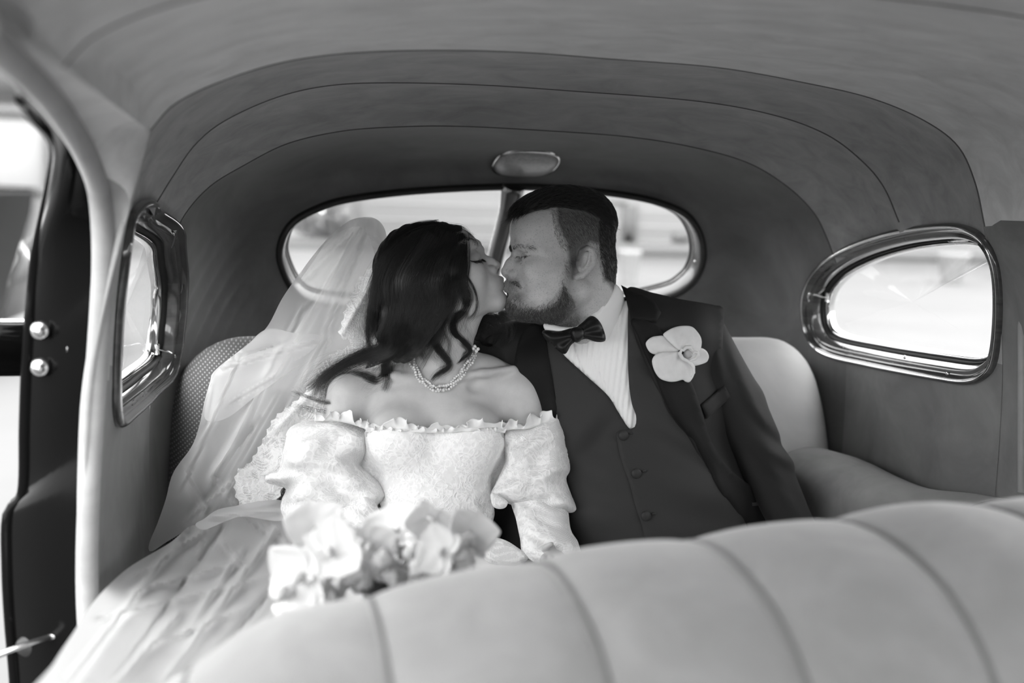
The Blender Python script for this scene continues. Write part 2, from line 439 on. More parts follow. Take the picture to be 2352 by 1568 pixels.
for px_, py_ in ((1176, 470), (1165, 512), (1597, 600)):
    q = on_rw(px_, py_); bm = bmesh.new(); bmesh.ops.create_uvsphere(bm, u_segments=12, v_segments=8, radius=.0032)
    bmesh.ops.translate(bm, verts=bm.verts, vec=Vector(q-ray(px_, py_)*.022)); bmobj('screw', bm, 'chrome', win)
settle(win)

# ---------------------------------------------------------------- quarter windows
def quarter(name, P, side, label):
    w = empty(name, tuple(P.mean(0)*np.array([1, 1, 0])+np.array([0, 0, P[:, 2].min()])), kind='structure', label=label)
    sweep_loop('garnish_moulding', P, [(.000, -.004), (.001, .006), (-.003, .010), (-.008, .009), (-.014, .002), (-.018, -.002), (-.023, .000), (-.027, -.006), (-.031, -.018), (-.033, -.034)], 'enamel', w)
    sweep_loop('chrome_bead', P, [(-.0035, .0095), (-.0055, .0115), (-.0078, .0092)], 'chrome', w)
    sweep_loop('inner_channel', P, [(-.031, -.026), (-.034, -.022), (-.036, -.034), (-.037, -.046)], 'rubber', w)
    sweep_loop('chrome_frame', P, [(-.036, -.036), (-.039, -.031), (-.0425, -.033), (-.0445, -.039), (-.0445, -.05)], 'chrome', w)
    o_, N_ = loop_frame(P); Q = P-o_*.043-N_*.042; c = Q.mean(0)
    V = np.vstack([Q, c[None]]); n = len(P)
    meshobj('pane', V, [(i, (i+1) % n, n) for i in range(n)], 'window_glass', w, smooth=False)
    # hinges top and bottom, latch at the rear edge
    return w
wq = quarter('window_2', QO, 1, 'teardrop quarter window on the right wall showing a white planter')
wl_ = quarter('window_3', QL, -1, 'teardrop quarter window on the left wall with a chrome latch')
def latch(P, w, side):
    i = int(np.argmax(P[:, 1])); o_, N_ = loop_frame(P)
    i = (i+ (4 if side > 0 else -4)) % len(P)
    base = P[i]-o_[i]*.040-N_[i]*.030; up = np.array([0, 0, 1.0]); fwd = o_[i]; nn = N_[i]
    tube('latch_post', catmull([base-up*.010, base, base+up*.010], 8), .0045, 'chrome', w, 12)
    A = [base, base+nn*.010+fwd*.004, base+nn*.020+fwd*.014, base+nn*.026+fwd*.026-up*.004, base+nn*.026+fwd*.031-up*.014, base+nn*.024+fwd*.030-up*.024]
    tube('latch_handle', catmull(A, 22), np.interp(np.linspace(0, 1, 22), [0, .4, .6, 1], [.005, .0045, .007, .0035]), 'chrome', w, 14, flat=.6)
latch(QO, wq, 1); latch(QL, wl_, -1)
for px_, py_ in ((2080, 820), (1940, 795), (2178, 858)):
    q = on_wall(px_, py_); bm = bmesh.new(); bmesh.ops.create_uvsphere(bm, u_segments=12, v_segments=8, radius=.004)
    bmesh.ops.scale(bm, vec=(.5, 1, 1), verts=bm.verts); bmesh.ops.translate(bm, verts=bm.verts, vec=Vector(q+np.array([-.002, 0, 0]))); bmobj('screw', bm, 'chrome', wq)
# two hinge flaps on the right pane
for a, b_ in (((2150, 552), (2235, 548)), ((2130, 836), (2215, 850))):
    p0, p1 = on_wall(*a), on_wall(*b_); p0 = p0+np.array([.028, 0, 0]); p1 = p1+np.array([.028, 0, 0])
    tube('hinge', catmull([p0, (p0+p1)/2, p1], 8), .0045, 'chrome', wq, 10, flat=.6)
settle(wq); settle(wl_)

# ---------------------------------------------------------------- dome light
q = on_y(1207, 370, 2.04); dl = empty('dome_light', tuple(q), label='oval chrome-rimmed dome light above the split rear window', cat='lamp')
def oval(w, h, n=72, p=3.2):
    a = np.linspace(0, 2*math.pi, n, endpoint=False); c, s = np.cos(a), np.sin(a)
    return np.stack([np.sign(c)*abs(c)**(2/p)*w, np.sign(s)*abs(s)**(2/2.3)*h], 1)
bv3 = None
def dome_surface():
    global bv3
    V = G3.reshape(-1, 3); bv3 = BVHTree.FromPolygons([Vector(v) for v in V], grid_faces(nu, NTOT))
dome_surface()
hit = bv3.ray_cast(Vector(CAM), Vector(ray(1207, 370)).normalized())
ctr = np.array(hit[0]); nn = np.array(hit[1]); nn = nn if nn@(CAM-ctr) > 0 else -nn
ux = np.array([1, 0, 0])-nn*nn[0]; ux /= np.linalg.norm(ux); uz = np.cross(ux, nn); uz = uz if uz[2] > 0 else -uz
dist = (ctr-CAM)@FW; k = dist/F_PX
ux = ux*math.cos(-.0)+uz*0.0
wv, hv = 75*k/.965, 23*k/max(.3, abs(uz@UP))
def loft(name, rings, m, parent, cap=False):
    V = np.vstack([ctr+r[0][:, :1]*ux+r[0][:, 1:2]*uz+nn*r[1] for r in rings]); n = len(rings[0][0])
    F = grid_faces(len(rings), n, False, True)
    if cap: F = F+[tuple((len(rings)-1)*n+i for i in range(n))]
    return meshobj(name, V, F, m, parent)
loft('rim', [(oval(wv, hv), -.012), (oval(wv, hv), .006), (oval(wv*.985, hv*.96), .010), (oval(wv*.95, hv*.88), .010), (oval(wv*.93, hv*.84), .005)], 'chrome', dl)
M, nt, b = mat('milky_lens', 0.38, 0.35, spec=0.5, coat=0.2)
wv_ = nt.nodes.new('ShaderNodeTexNoise'); wv_.inputs['Scale'].default_value = 18
nt.links.new(ramp(nt, wv_.outputs['Fac'], [(.35, .34), (.7, .46)]), b.inputs['Base Color']); MAT['lens'] = M
loft('lens', [(oval(wv*.93, hv*.84), .004), (oval(wv*.91, hv*.80), .012), (oval(wv*.84, hv*.66), .016), (oval(wv*.7, hv*.5), .018), (oval(wv*.5, hv*.35), .019), (oval(wv*.25, hv*.2), .0195), (oval(wv*.01, hv*.01), .0197)], 'lens', dl)
settle(dl)

# ---------------------------------------------------------------- left door opening: windlace, jamb, hinge bolts
wl_px = [(-60,40,.62),(0,108,.74),(60,165,.86),(110,218,.97),(160,290,1.10),(195,350,1.19),(222,420,1.26),(233,500,1.29),(236,600,1.30),(232,700,1.30),(222,850,1.30),(212,1000,1.30),(204,1150,1.29),(200,1300,1.28),(203,1420,1.27),(212,1568,1.26),(225,1720,1.25)]
WLc = catmull(np.array([on_y(a, b_, c) for a, b_, c in wl_px]), 90)
dr = empty('door_frame', tuple(WLc[-1]*np.array([1, 1, 0])), kind='structure', label='padded cloth windlace bordering the open left door')
tube('windlace', WLc, np.interp(np.linspace(0, 1, 90), [0, .3, 1], [.012, .0125, .0135]), 'piping_cloth', dr, 14, flat=1.15)
# fabric return between windlace and headliner / left wall
Wt = WLc[:40]; V = []; 
# pillar trim: joins the windlace to the front edge of the left wall
top_edge = catmull(S1, NA)[0]
lw1 = R1[I_WL0:I_A0+1]
def lw_at(z): return np.array([np.interp(z, lw1[:, 2], lw1[:, i]) for i in range(3)])
V = []
zl = lw1[:, 2]
edge = np.vstack([a_f[:1], seam0[:1], A1r[:1]])
iA = int(np.argmin([abs(project(p)[0][0]-170)+abs(project(p)[0][1]-305) for p in WLc]))
i2 = int(np.argmin([abs(p[2]-1.12) for p in WLc[20:]]))+20
for i, p in enumerate(WLc):
    if i <= iA:
        y = edge[0][1]+(A1r[0][1]-edge[0][1])*np.clip((p[1]-WLc[0][1]+.1)/(WLc[iA][1]-WLc[0][1]+.1), 0, 1); q = np.array([np.interp(y, edge[:, 1], edge[:, k_]) for k_ in range(3)])
    elif i < i2:
        q = lw_at(A1r[0][2]+(WLc[i2][2]-A1r[0][2])*(i-iA)/(i2-iA))
    else: q = lw_at(max(p[2], ZB))
    for u in np.linspace(0, 1, 8): V.append(p+(q-p)*u+np.array([.010, .010, .004])*math.sin(u*math.pi))
    V.append(q+(np.array([.004, .0, .035]) if q[2] > 1.36 else np.array([-.012, .02, .0])))
meshobj('header_trim', V[:9*(iA+9)], grid_faces(iA+9, 9), 'headliner_suede', dr)
meshobj('pillar_trim', V[9*(iA+8):], grid_faces(len(WLc)-iA-8, 9), 'piping_cloth', dr)
# glossy black jamb outboard of the windlace, with the hinge bolts
jin = WLc.copy()+np.array([0, .012, 0])
J_px = [(40,225,1.02),(62,262,1.08),(98,300,1.16),(114,330,1.22),(116,372,1.27),(108,420,1.30),(95,480,1.32),(78,560,1.33),(68,640,1.34),(60,735,1.34),(52,860,1.34),(48,980,1.34),(44,1130,1.34),(10,1180,1.34),(8,1300,1.33),(14,1420,1.32),(26,1568,1.31),(30,1720,1.30)]
JO = catmull(np.array([on_y(a, b_, c+.03) for a, b_, c in J_px]), 90)
J1 = catmull(WLc[12:], 90)+np.array([0, .015, 0])
V = []
for a, b_ in zip(J1, JO):
    for u in np.linspace(0, 1, 9): V.append(a+(b_-a)*u+np.array([0, -.012*math.sin(u*math.pi), 0]))
    V.append(b_+np.array([-.004, .03, 0])); V.append(b_+np.array([.01, .09, 0]))
meshobj('door_jamb', V, grid_faces(90, 11), 'black_paint', dr)
tube('jamb_edge', JO+np.array([.006, -.004, 0]), .008, 'black_paint', dr, 10)
for px_, py_ in ((92, 760), (165, 800), (92, 845)):
    q = on_y(px_, py_, 1.335); bm = bmesh.new(); bmesh.ops.create_cone(bm, cap_ends=True, segments=20, radius1=.013, radius2=.009, depth=.008)
    bmesh.ops.create_cone(bm, cap_ends=True, segments=6, radius1=.0075, radius2=.0065, depth=.018)
    bmesh.ops.bevel(bm, geom=bm.edges[:], offset=.001, segments=2, affect='EDGES')
    bmesh.ops.rotate(bm, cent=(0, 0, 0), matrix=Matrix.Rotation(math.pi/2, 3, 'X'), verts=bm.verts)
    bmesh.ops.translate(bm, verts=bm.verts, vec=Vector(q)); bmobj('hinge_bolt', bm, 'dull_chrome', dr)
# check strap and striker low on the jamb
tube('check_strap', catmull([on_y(-20, 1510, 1.25), on_y(60, 1480, 1.27), on_y(118, 1462, 1.30)], 12), .006, 'dull_chrome', dr, 8, flat=.5)
q = on_y(95, 1480, 1.33); bm = bmesh.new(); bmesh.ops.create_uvsphere(bm, u_segments=24, v_segments=14, radius=.024)
bmesh.ops.scale(bm, vec=(1.3, .6, .8), verts=bm.verts); bmesh.ops.translate(bm, verts=bm.verts, vec=Vector(q)); bmobj('rubber_bumper', bm, 'rubber', dr)
settle(dr)
# open rear-hinged door seen edge-on beyond the jamb
od = empty('door_1', tuple(on_y(20, 1600, 1.5)*np.array([1, 1, 0])), kind='structure', label='open black rear-hinged car door seen edge-on at the far left')
def slab(name, c0, c1, m, parent, bev=.004):
    bm = bmesh.new(); bmesh.ops.create_cube(bm, size=1)
    bmesh.ops.scale(bm, vec=Vector([abs(c1[i]-c0[i]) for i in range(3)]), verts=bm.verts)
    bmesh.ops.translate(bm, vec=Vector([(c0[i]+c1[i])/2 for i in range(3)]), verts=bm.verts)
    if bev: bmesh.ops.bevel(bm, geom=bm.edges[:], offset=bev, segments=3, affect='EDGES')
    return bmobj(name, bm, m, parent)
a = on_y(0, 745, 1.50); b_ = on_y(62, 860, 1.50)
slab('hinge_arm', (a[0]-.5, 1.48, b_[2]), (b_[0]+.02, 1.53, a[2]), 'black_paint', od, .008)
a2 = on_y(60, 738, 1.475); tube('chrome_strip', [(a2[0]-.5, 1.475, a2[2]), (a2[0]-.2, 1.475, a2[2]), (a2[0]+.012, 1.475, a2[2])], .0035, 'chrome', od, 8)
settle(od)

# ---------------------------------------------------------------- floor, below-belt front shell (light comes only through the openings)
fl = slab('floor', (-.72, -.7, .30), (.72, 2.4, ZB), 'dark_carpet', None, 0); tag(fl, 'dark carpet of the car floor', None, None, 'structure')
wf = slab('wall_front', (-.72, -.72, .35), (.72, -.62, 1.02), 'wall_suede', None, .01); tag(wf, 'dash panel below the windscreen', None, None, 'structure')
hdr = slab('trim_1', (-.70, -.70, 1.30), (.70, -.56, 1.50), 'headliner_suede', None, .02); tag(hdr, 'header above the windscreen', None, None, 'structure')
wsd = slab('trim_2', (-.03, -.66, 1.0), (.03, -.62, 1.32), 'enamel', None, .01); tag(wsd, 'windscreen centre divider', None, None, 'structure')
for sx in (-1, 1):
    q = slab('trim_3', (sx*.66-.05, -.70, 1.0), (sx*.66+.05, -.56, 1.40), 'enamel', None, .01); tag(q, 'windscreen pillar', None, None, 'structure')
settle(ceiling); settle(wallR); settle(wallL); settle(wall_rear)

# ================================================================ SEATS
fs = empty('front_seat', (0, .75, ZB), label='pale grey channelled suede bench seat back blurred in the foreground', cat='seat')
TOPX = [-.66, -.63, -.58, -.53, -.49, -.40, -.235, -.115, .03, .11, .22, .45, .60, .66]
TOPZ = [-.30, -.17, -.10, -.068, -.050, -.032, -.007, .001, .013, .021, .022, .018, -.03, -.25]
PROF = np.array([(.50, .42), (.515, .62), (.54, .78), (.56, .87), (.595, .945), (.65, .99), (.71, 1.008), (.77, 1.012), (.83, 1.000), (.89, .965), (.925, .90), (.94, .78), (.945, .60), (.95, .42)])
prof = catmull(PROF, 70)
seams = [-.565, -.415, -.262, -.115, .035, .185, .335, .485, .62]
def seat_strip(x0, x1):
    n = 22; V = []
    for i in range(n):
        u = i/(n-1); x = x0+(x1-x0)*u; e = (1-abs(2*u-1)**2.6)
        dz = np.interp(x, TOPX, TOPZ)
        for y, z in prof:
            f = np.clip((z-.42)/.58, 0, 1)
            nrm = np.array([y-.74, z-.86]); nrm /= np.linalg.norm(nrm)+1e-9
            V.append((x, y+nrm[0]*.008*(e-1), z+dz*f+nrm[1]*.008*(e-1)))
    return meshobj('seat_channel', V, grid_faces(n, len(prof)), 'seat_suede', fs)
for x0, x1 in zip([-.66]+seams, seams+[.66]): seat_strip(x0, x1)
for x in seams:
    dz = np.interp(x, TOPX, TOPZ); P = []
    for y, z in prof:
        f = np.clip((z-.42)/.58, 0, 1); nrm = np.array([y-.74, z-.86]); nrm /= np.linalg.norm(nrm)+1e-9
        P.append((x, y-nrm[0]*.008, z+dz*f-nrm[1]*.008))
    tube('seam_piping', np.array(P), .003, 'wall_suede', fs, 6)
settle(fs)

rs = empty('rear_seat', (0, 1.9, ZB), label='grey cloth rear bench seat behind the couple', cat='seat')
def superbox(name, c, h, m, parent, e=(4, 4, 4), rot=None, nu=48, nv=32, fn=None):
    V = []
    def sg(v, p): return np.sign(v)*abs(v)**p
    for i in range(nu):
        a = 2*math.pi*i/nu
        for j in range(nv+1):
            b = -math.pi/2+math.pi*j/nv
            p = np.array([sg(math.cos(b), 2/e[2])*sg(math.cos(a), 2/e[0])*h[0], sg(math.cos(b), 2/e[2])*sg(math.sin(a), 2/e[1])*h[1], sg(math.sin(b), 2/e[2])*h[2]])
            V.append(p)
    V = np.array(V)
    if rot is not None: V = V@np.array(rot.to_3x3() if hasattr(rot, 'to_3x3') else rot).T
    V = V+np.array(c)
    if fn: V = fn(V)
    return meshobj(name, V, grid_faces(nu, nv+1, True), m, parent)
M, nt, b = mat('perforated_cloth', 0.12, 0.8, spec=0.2, sheen=0.2)
v = vmap(nt, (165, .01, 165)); vo = nt.nodes.new('ShaderNodeTexVoronoi'); vo.inputs['Scale'].default_value = 1.0; vo.inputs['Randomness'].default_value = 0.0
rot_ = nt.nodes.new('ShaderNodeMapping'); rot_.inputs['Rotation'].default_value = (0, .78, 0); nt.links.new(v, rot_.inputs[0]); nt.links.new(rot_.outputs[0], vo.inputs['Vector'])
nt.links.new(ramp(nt, vo.outputs['Distance'], [(.14, .34), (.30, .095)]), b.inputs['Base Color']); MAT['perforated'] = M
def seatback(x0, x1, m, yoff=0, rr=1.0):
    # (profile) front face leaning back, rounded top
    pr = catmull(np.array([(1.70, .55), (1.725, .70), (1.765, .86), (1.80, .96), (1.835, 1.012), (1.885, 1.032), (1.94, 1.02), (2.0, .99), (2.08, .95)]), 40)
    n = 40; V = []
    for i in range(n):
        u = i/(n-1); x = x0+(x1-x0)*u
        e = min(1, min(u, 1-u)*(x1-x0)/.16); e = math.sqrt(max(0, 1-(1-e)**2))
        for y, z in pr:
            f = np.clip((z-.5)/.5, 0, 1)
            V.append((x, y+yoff+(1-e)*.13, z-(1-e)*.20*f))
    return meshobj('backrest', V, grid_faces(n, len(pr)), m, rs)
seatback(-.695, .10, 'perforated', .085); seatback(.08, .712, 'rear_seat_cloth', .06)
superbox('seat_cushion', (0, 1.50, .60), (.70, .33, .09), 'rear_seat_cloth', rs, (6, 6, 3))
settle(rs)
# armrest on the right wall
ar = empty('armrest', (.62, 1.6, ZB), label='padded grey suede armrest along the right wall beside the rear seat', cat='armrest')
top = catmull(np.array([on_y(1905, 1030, 1.80), on_y(1975, 1050, 1.72), on_y(2060, 1090, 1.62), on_y(2150, 1122, 1.54), on_y(2260, 1135, 1.46), on_y(2350, 1150, 1.38)]), 30)
V = []
for i, p in enumerate(top):
    w = np.interp(i, [0, 6, 29], [.08, .10, .09])
    for a in np.linspace(-.15, math.pi+.2, 16):
        V.append((p[0]-w*.55+math.cos(a)*w, p[1]+.0, p[2]-.045+math.sin(a)*.05))
    V.append((p[0]-w*1.5, p[1], p[2]-.30))
meshobj('armrest_pad', V, grid_faces(30, 17), 'wall_suede', ar)
tube('piping', catmull(np.array([on_y(1868, 1075, 1.79), on_y(1920, 1095, 1.72), on_y(1970, 1130, 1.66), on_y(2030, 1160, 1.60)]), 20), .004, 'piping_cloth', ar, 8)
settle(ar)
# ================================================================ OUTSIDE
M, nt, b = mat('pale_concrete', 0.62, 0.9, spec=0.2)
nt.links.new(ramp(nt, noise(nt, .5, 5), [(.3, .105), (.7, .125)]), b.inputs['Base Color']); MAT['concrete'] = M
M, nt, b = mat('asphalt', 0.095, 0.9, spec=0.2); MAT['asphalt'] = M
M, nt, b = mat('white_render', 0.33, 0.8, spec=0.2); MAT['white_render'] = M
M, nt, b = mat('grey_trim', 0.11, 0.7); MAT['grey_trim'] = M
M, nt, b = mat('pot_glaze', 0.22, 0.4); MAT['pot'] = M
M, nt, b = mat('leaf', 0.09, 0.6); MAT['leaf'] = M
M, nt, b = mat('pale_leaf', 0.32, 0.7); MAT['pale_leaf'] = M
M, nt, b = mat('bark', 0.10, 0.9); MAT['bark'] = M
M, nt, b = mat('dark_glass', 0.03, 0.05, spec=0.8); MAT['dark_glass'] = M
M, nt, b = mat('grey_car_paint', 0.03, 0.2, coat=0.8); MAT['grey_car'] = M
M, nt, b = mat('roof_tile', 0.25, 0.8); MAT['roof_tile'] = M
g = meshobj('ground', [(-80, -40, 0), (80, -40, 0), (80, 90, 0), (-80, 90, 0)], [(0, 1, 2, 3)], 'concrete', None, False); tag(g, 'pale concrete forecourt outside the car', None, None, 'structure')
rd = on_z(1500, 590, 0)
r = slab('road', (-60, rd[1], -.02), (60, rd[1]+9, .012), 'asphalt', None, 0); tag(r, 'grey strip of road beyond the forecourt', None, None, 'structure')
# planters
def planter(px, py, h, w, label):
    p = on_z(px, py, 0); o = empty('planter', (p[0], p[1], 0), label=label, cat='planter')
    pr = [(.60*w, 0), (.62*w, .02), (.96*w, h*.88), (1.0*w, h*.9), (1.02*w, h), (.94*w, h), (.90*w, h*.86)]
    V = []
    for x, z in pr:
        for a in np.linspace(0, 2*math.pi, 28, endpoint=False): V.append((p[0]+x*math.cos(a), p[1]+x*math.sin(a), z))
    meshobj('pot', V, grid_faces(len(pr), 28, False, True)+[tuple(range(28))], 'pot', o)
    settle(o)
planter(2185, 652, .62, .31, 'white tapered planter standing on the forecourt behind the right quarter window')
planter(1443, 655, .60, .20, 'white planter seen through the rear window beside the groom\'s head')
planter(2300, 640, .5, .25, 'pale planter at the front edge of the right quarter window')
# white building behind, with siding, windows and doors built
by = 26.0
bl = empty('building', (10, by, 0), label='white low building with grey windows behind the car', cat='building')
slab('wall', (2, by, 0), (34, by+6, 6.5), 'white_render', bl, .02)
for px0, px1, py0, py1 in ((1400, 1440, 462, 470), (1430, 1458, 470, 560), (1545, 1582, 535, 556), (1418, 1448, 535, 585), (1620, 1700, 500, 550), (1960, 2050, 520, 560)):
    a = on_y(px0, py0, by-.04); c = on_y(px1, py1, by-.04)
    f = slab('window', (a[0], by-.10, c[2]), (c[0], by+.02, a[2]), 'grey_trim', bl, .01)
    slab('pane', (a[0]+.05, by-.12, c[2]+.04), (c[0]-.05, by-.08, a[2]-.04), 'asphalt', f, 0)
for i in range(14):
    slab('siding_board', (2, by-.03, .4+i*.42), (34, by+.01, .43+i*.42), 'white_render', bl, 0)
slab('plinth', (2, by-.15, 0), (34, by, .35), 'grey_trim', bl, .01)
slab('roof', (1.4, by-.8, 6.5), (34.6, by+7, 7.0), 'roof_tile', bl, .05)
settle(bl)
# trees behind the rear window on the left
def tree(x, y, h, r, label, seed):
    o = empty('tree', (x, y, 0), label=label, cat='tree', group='trees behind the forecourt'); rr = np.random.RandomState(seed)
    tube('trunk', catmull([(x, y, 0), (x+.1, y, h*.4), (x, y+.1, h*.75)], 10), np.linspace(.22, .08, 10), 'bark', o, 8)
    n = 2600; d = rr.normal(size=(n, 3)); d /= np.linalg.norm(d, axis=1)[:, None]
    c = np.array([x, y, h*.68])+d*(rr.uniform(.35, 1, n)**.5)[:, None]*np.array([r, r, h*.34])
    a = rr.normal(size=(n, 3))*.16; b_ = rr.normal(size=(n, 3))*.12
    V = np.stack([c-a, c+b_, c+a, c-b_], 1).reshape(-1, 3); F = [(4*i, 4*i+1, 4*i+2, 4*i+3) for i in range(n)]
    l = meshobj('foliage', V, F, 'leaf', o, False); l['kind'] = 'stuff'; settle(o)
tree(-2.5, 33, 4.6, 2.2, 'round leafy tree left of the white building behind the rear window', 1)
tree(3.6, 37, 3.6, 1.5, 'small leafy tree nearest the white building corner', 2)
def bush(px, py, h, r, label, seed):
    c = on_z(px, py, 0); o = empty('bush', (c[0], c[1], 0), label=label, cat='bush', group='bushes at the edge of the forecourt'); rr = np.random.RandomState(seed)
    tube('stem', [(c[0], c[1], 0), (c[0], c[1], h*.5)], .05, 'bark', o, 6); n = 900; d = rr.normal(size=(n, 3)); d /= np.linalg.norm(d, axis=1)[:, None]
    C_ = np.array([c[0], c[1], h*.52])+d*(rr.uniform(.4, 1, n)**.5)[:, None]*np.array([r, r, h*.5]); a_ = rr.normal(size=(n, 3))*.09; b_ = rr.normal(size=(n, 3))*.07
    V = np.stack([C_-a_, C_+b_, C_+a_, C_-b_], 1).reshape(-1, 3); l = meshobj('foliage', V, [(4*i, 4*i+1, 4*i+2, 4*i+3) for i in range(n)], 'pale_leaf', o, False); l['kind'] = 'stuff'; settle(o)
bush(745, 545, 1.3, 1.3, 'low bush seen through the left pane above the veil', 4); bush(900, 520, 1.1, 1.8, 'low wide bush seen just above the bride\'s hair', 5)
bush(1010, 515, 1.9, 1.3, 'taller bush seen just left of the window divider', 6); bush(1095, 525, 1.2, 1.0, 'small bush seen touching the window divider', 7)
# half-timbered house and a parked car seen past the open door
HS = 5.6
hx = empty('house', (-14+HS, 20, 0), label='pale half-timbered house with steep gable beyond the open door', cat='house')
hy = 20.0
slab('wall', (-20+HS, hy, 0), (-9.2+HS, hy+6, 4.2), 'white_render', hx, .02)
V = [(-20.5+HS, hy-.3, 4.1), (-8.8+HS, hy-.3, 4.1), (-14.6+HS, hy-.3, 8.2), (-20.5+HS, hy+6.3, 4.1), (-8.8+HS, hy+6.3, 4.1), (-14.6+HS, hy+6.3, 8.2)]
meshobj('gable_roof', V, [(0, 1, 2), (3, 5, 4), (1, 4, 5, 2), (0, 2, 5, 3), (0, 3, 4, 1)], 'white_render', hx, False)
for x in (-19, -17.5, -16, -14.6, -13, -11.5, -10, -9.4):
    x += HS; slab('timber', (x, hy-.08, 0), (x+.16, hy+.02, 4.1), 'grey_trim', hx, 0)
for z in (1.2, 2.6, 4.0):
    slab('timber', (-20+HS, hy-.09, z), (-9.2+HS, hy+.02, z+.16), 'grey_trim', hx, 0)
for x in (-18.6, -15.6, -12.6, -11.0):
    x += HS; f = slab('window', (x, hy-.12, 2.85), (x+.9, hy, 3.8), 'grey_trim', hx, .01); slab('pane', (x+.1, hy-.14, 2.95), (x+.8, hy-.1, 3.7), 'asphalt', f, 0)
settle(hx)
# parked dark saloon
CXX = -4.55
pc = empty('parked_car', (CXX, 8.3, 0), label='dark grey parked car seen past the open door at far left', cat='car')
pts = [(-2.2,.45),(-2.25,.75),(-2.0,.92),(-1.2,1.0),(-.6,1.38),(.6,1.42),(1.3,1.05),(2.1,.95),(2.3,.7),(2.25,.42),(1.9,.35),(-1.9,.35)]
Q = catmull(np.array([(a, 0, b_) for a, b_ in pts]), 70, True); ys = [-.85, -.82, -.7, 0, .7, .82, .85]; sc = [.86, .95, 1, 1.01, 1, .95, .86]
V = []
for yy, s_ in zip(ys, sc):
    for q in Q: V.append((CXX+q[0]*s_, 8.3+yy, .85+(q[2]-.85)*s_))
meshobj('body', V, grid_faces(7, 70, False, True)+[tuple(range(70)), tuple(6*70+i for i in range(70))[::-1]], 'grey_car', pc)
slab('side_window', (CXX-.9, 7.40, 1.02), (CXX+.7, 7.46, 1.30), 'dark_glass', pc, .02)
for xx in (CXX-1.4, CXX+1.4):
    V, F = tube_vf([(xx, 7.4, .33), (xx, 7.55, .33), (xx, 7.72, .33)], [.30, .33, .33], 28); meshobj('wheel', V, F, 'rubber', pc)
settle(pc)
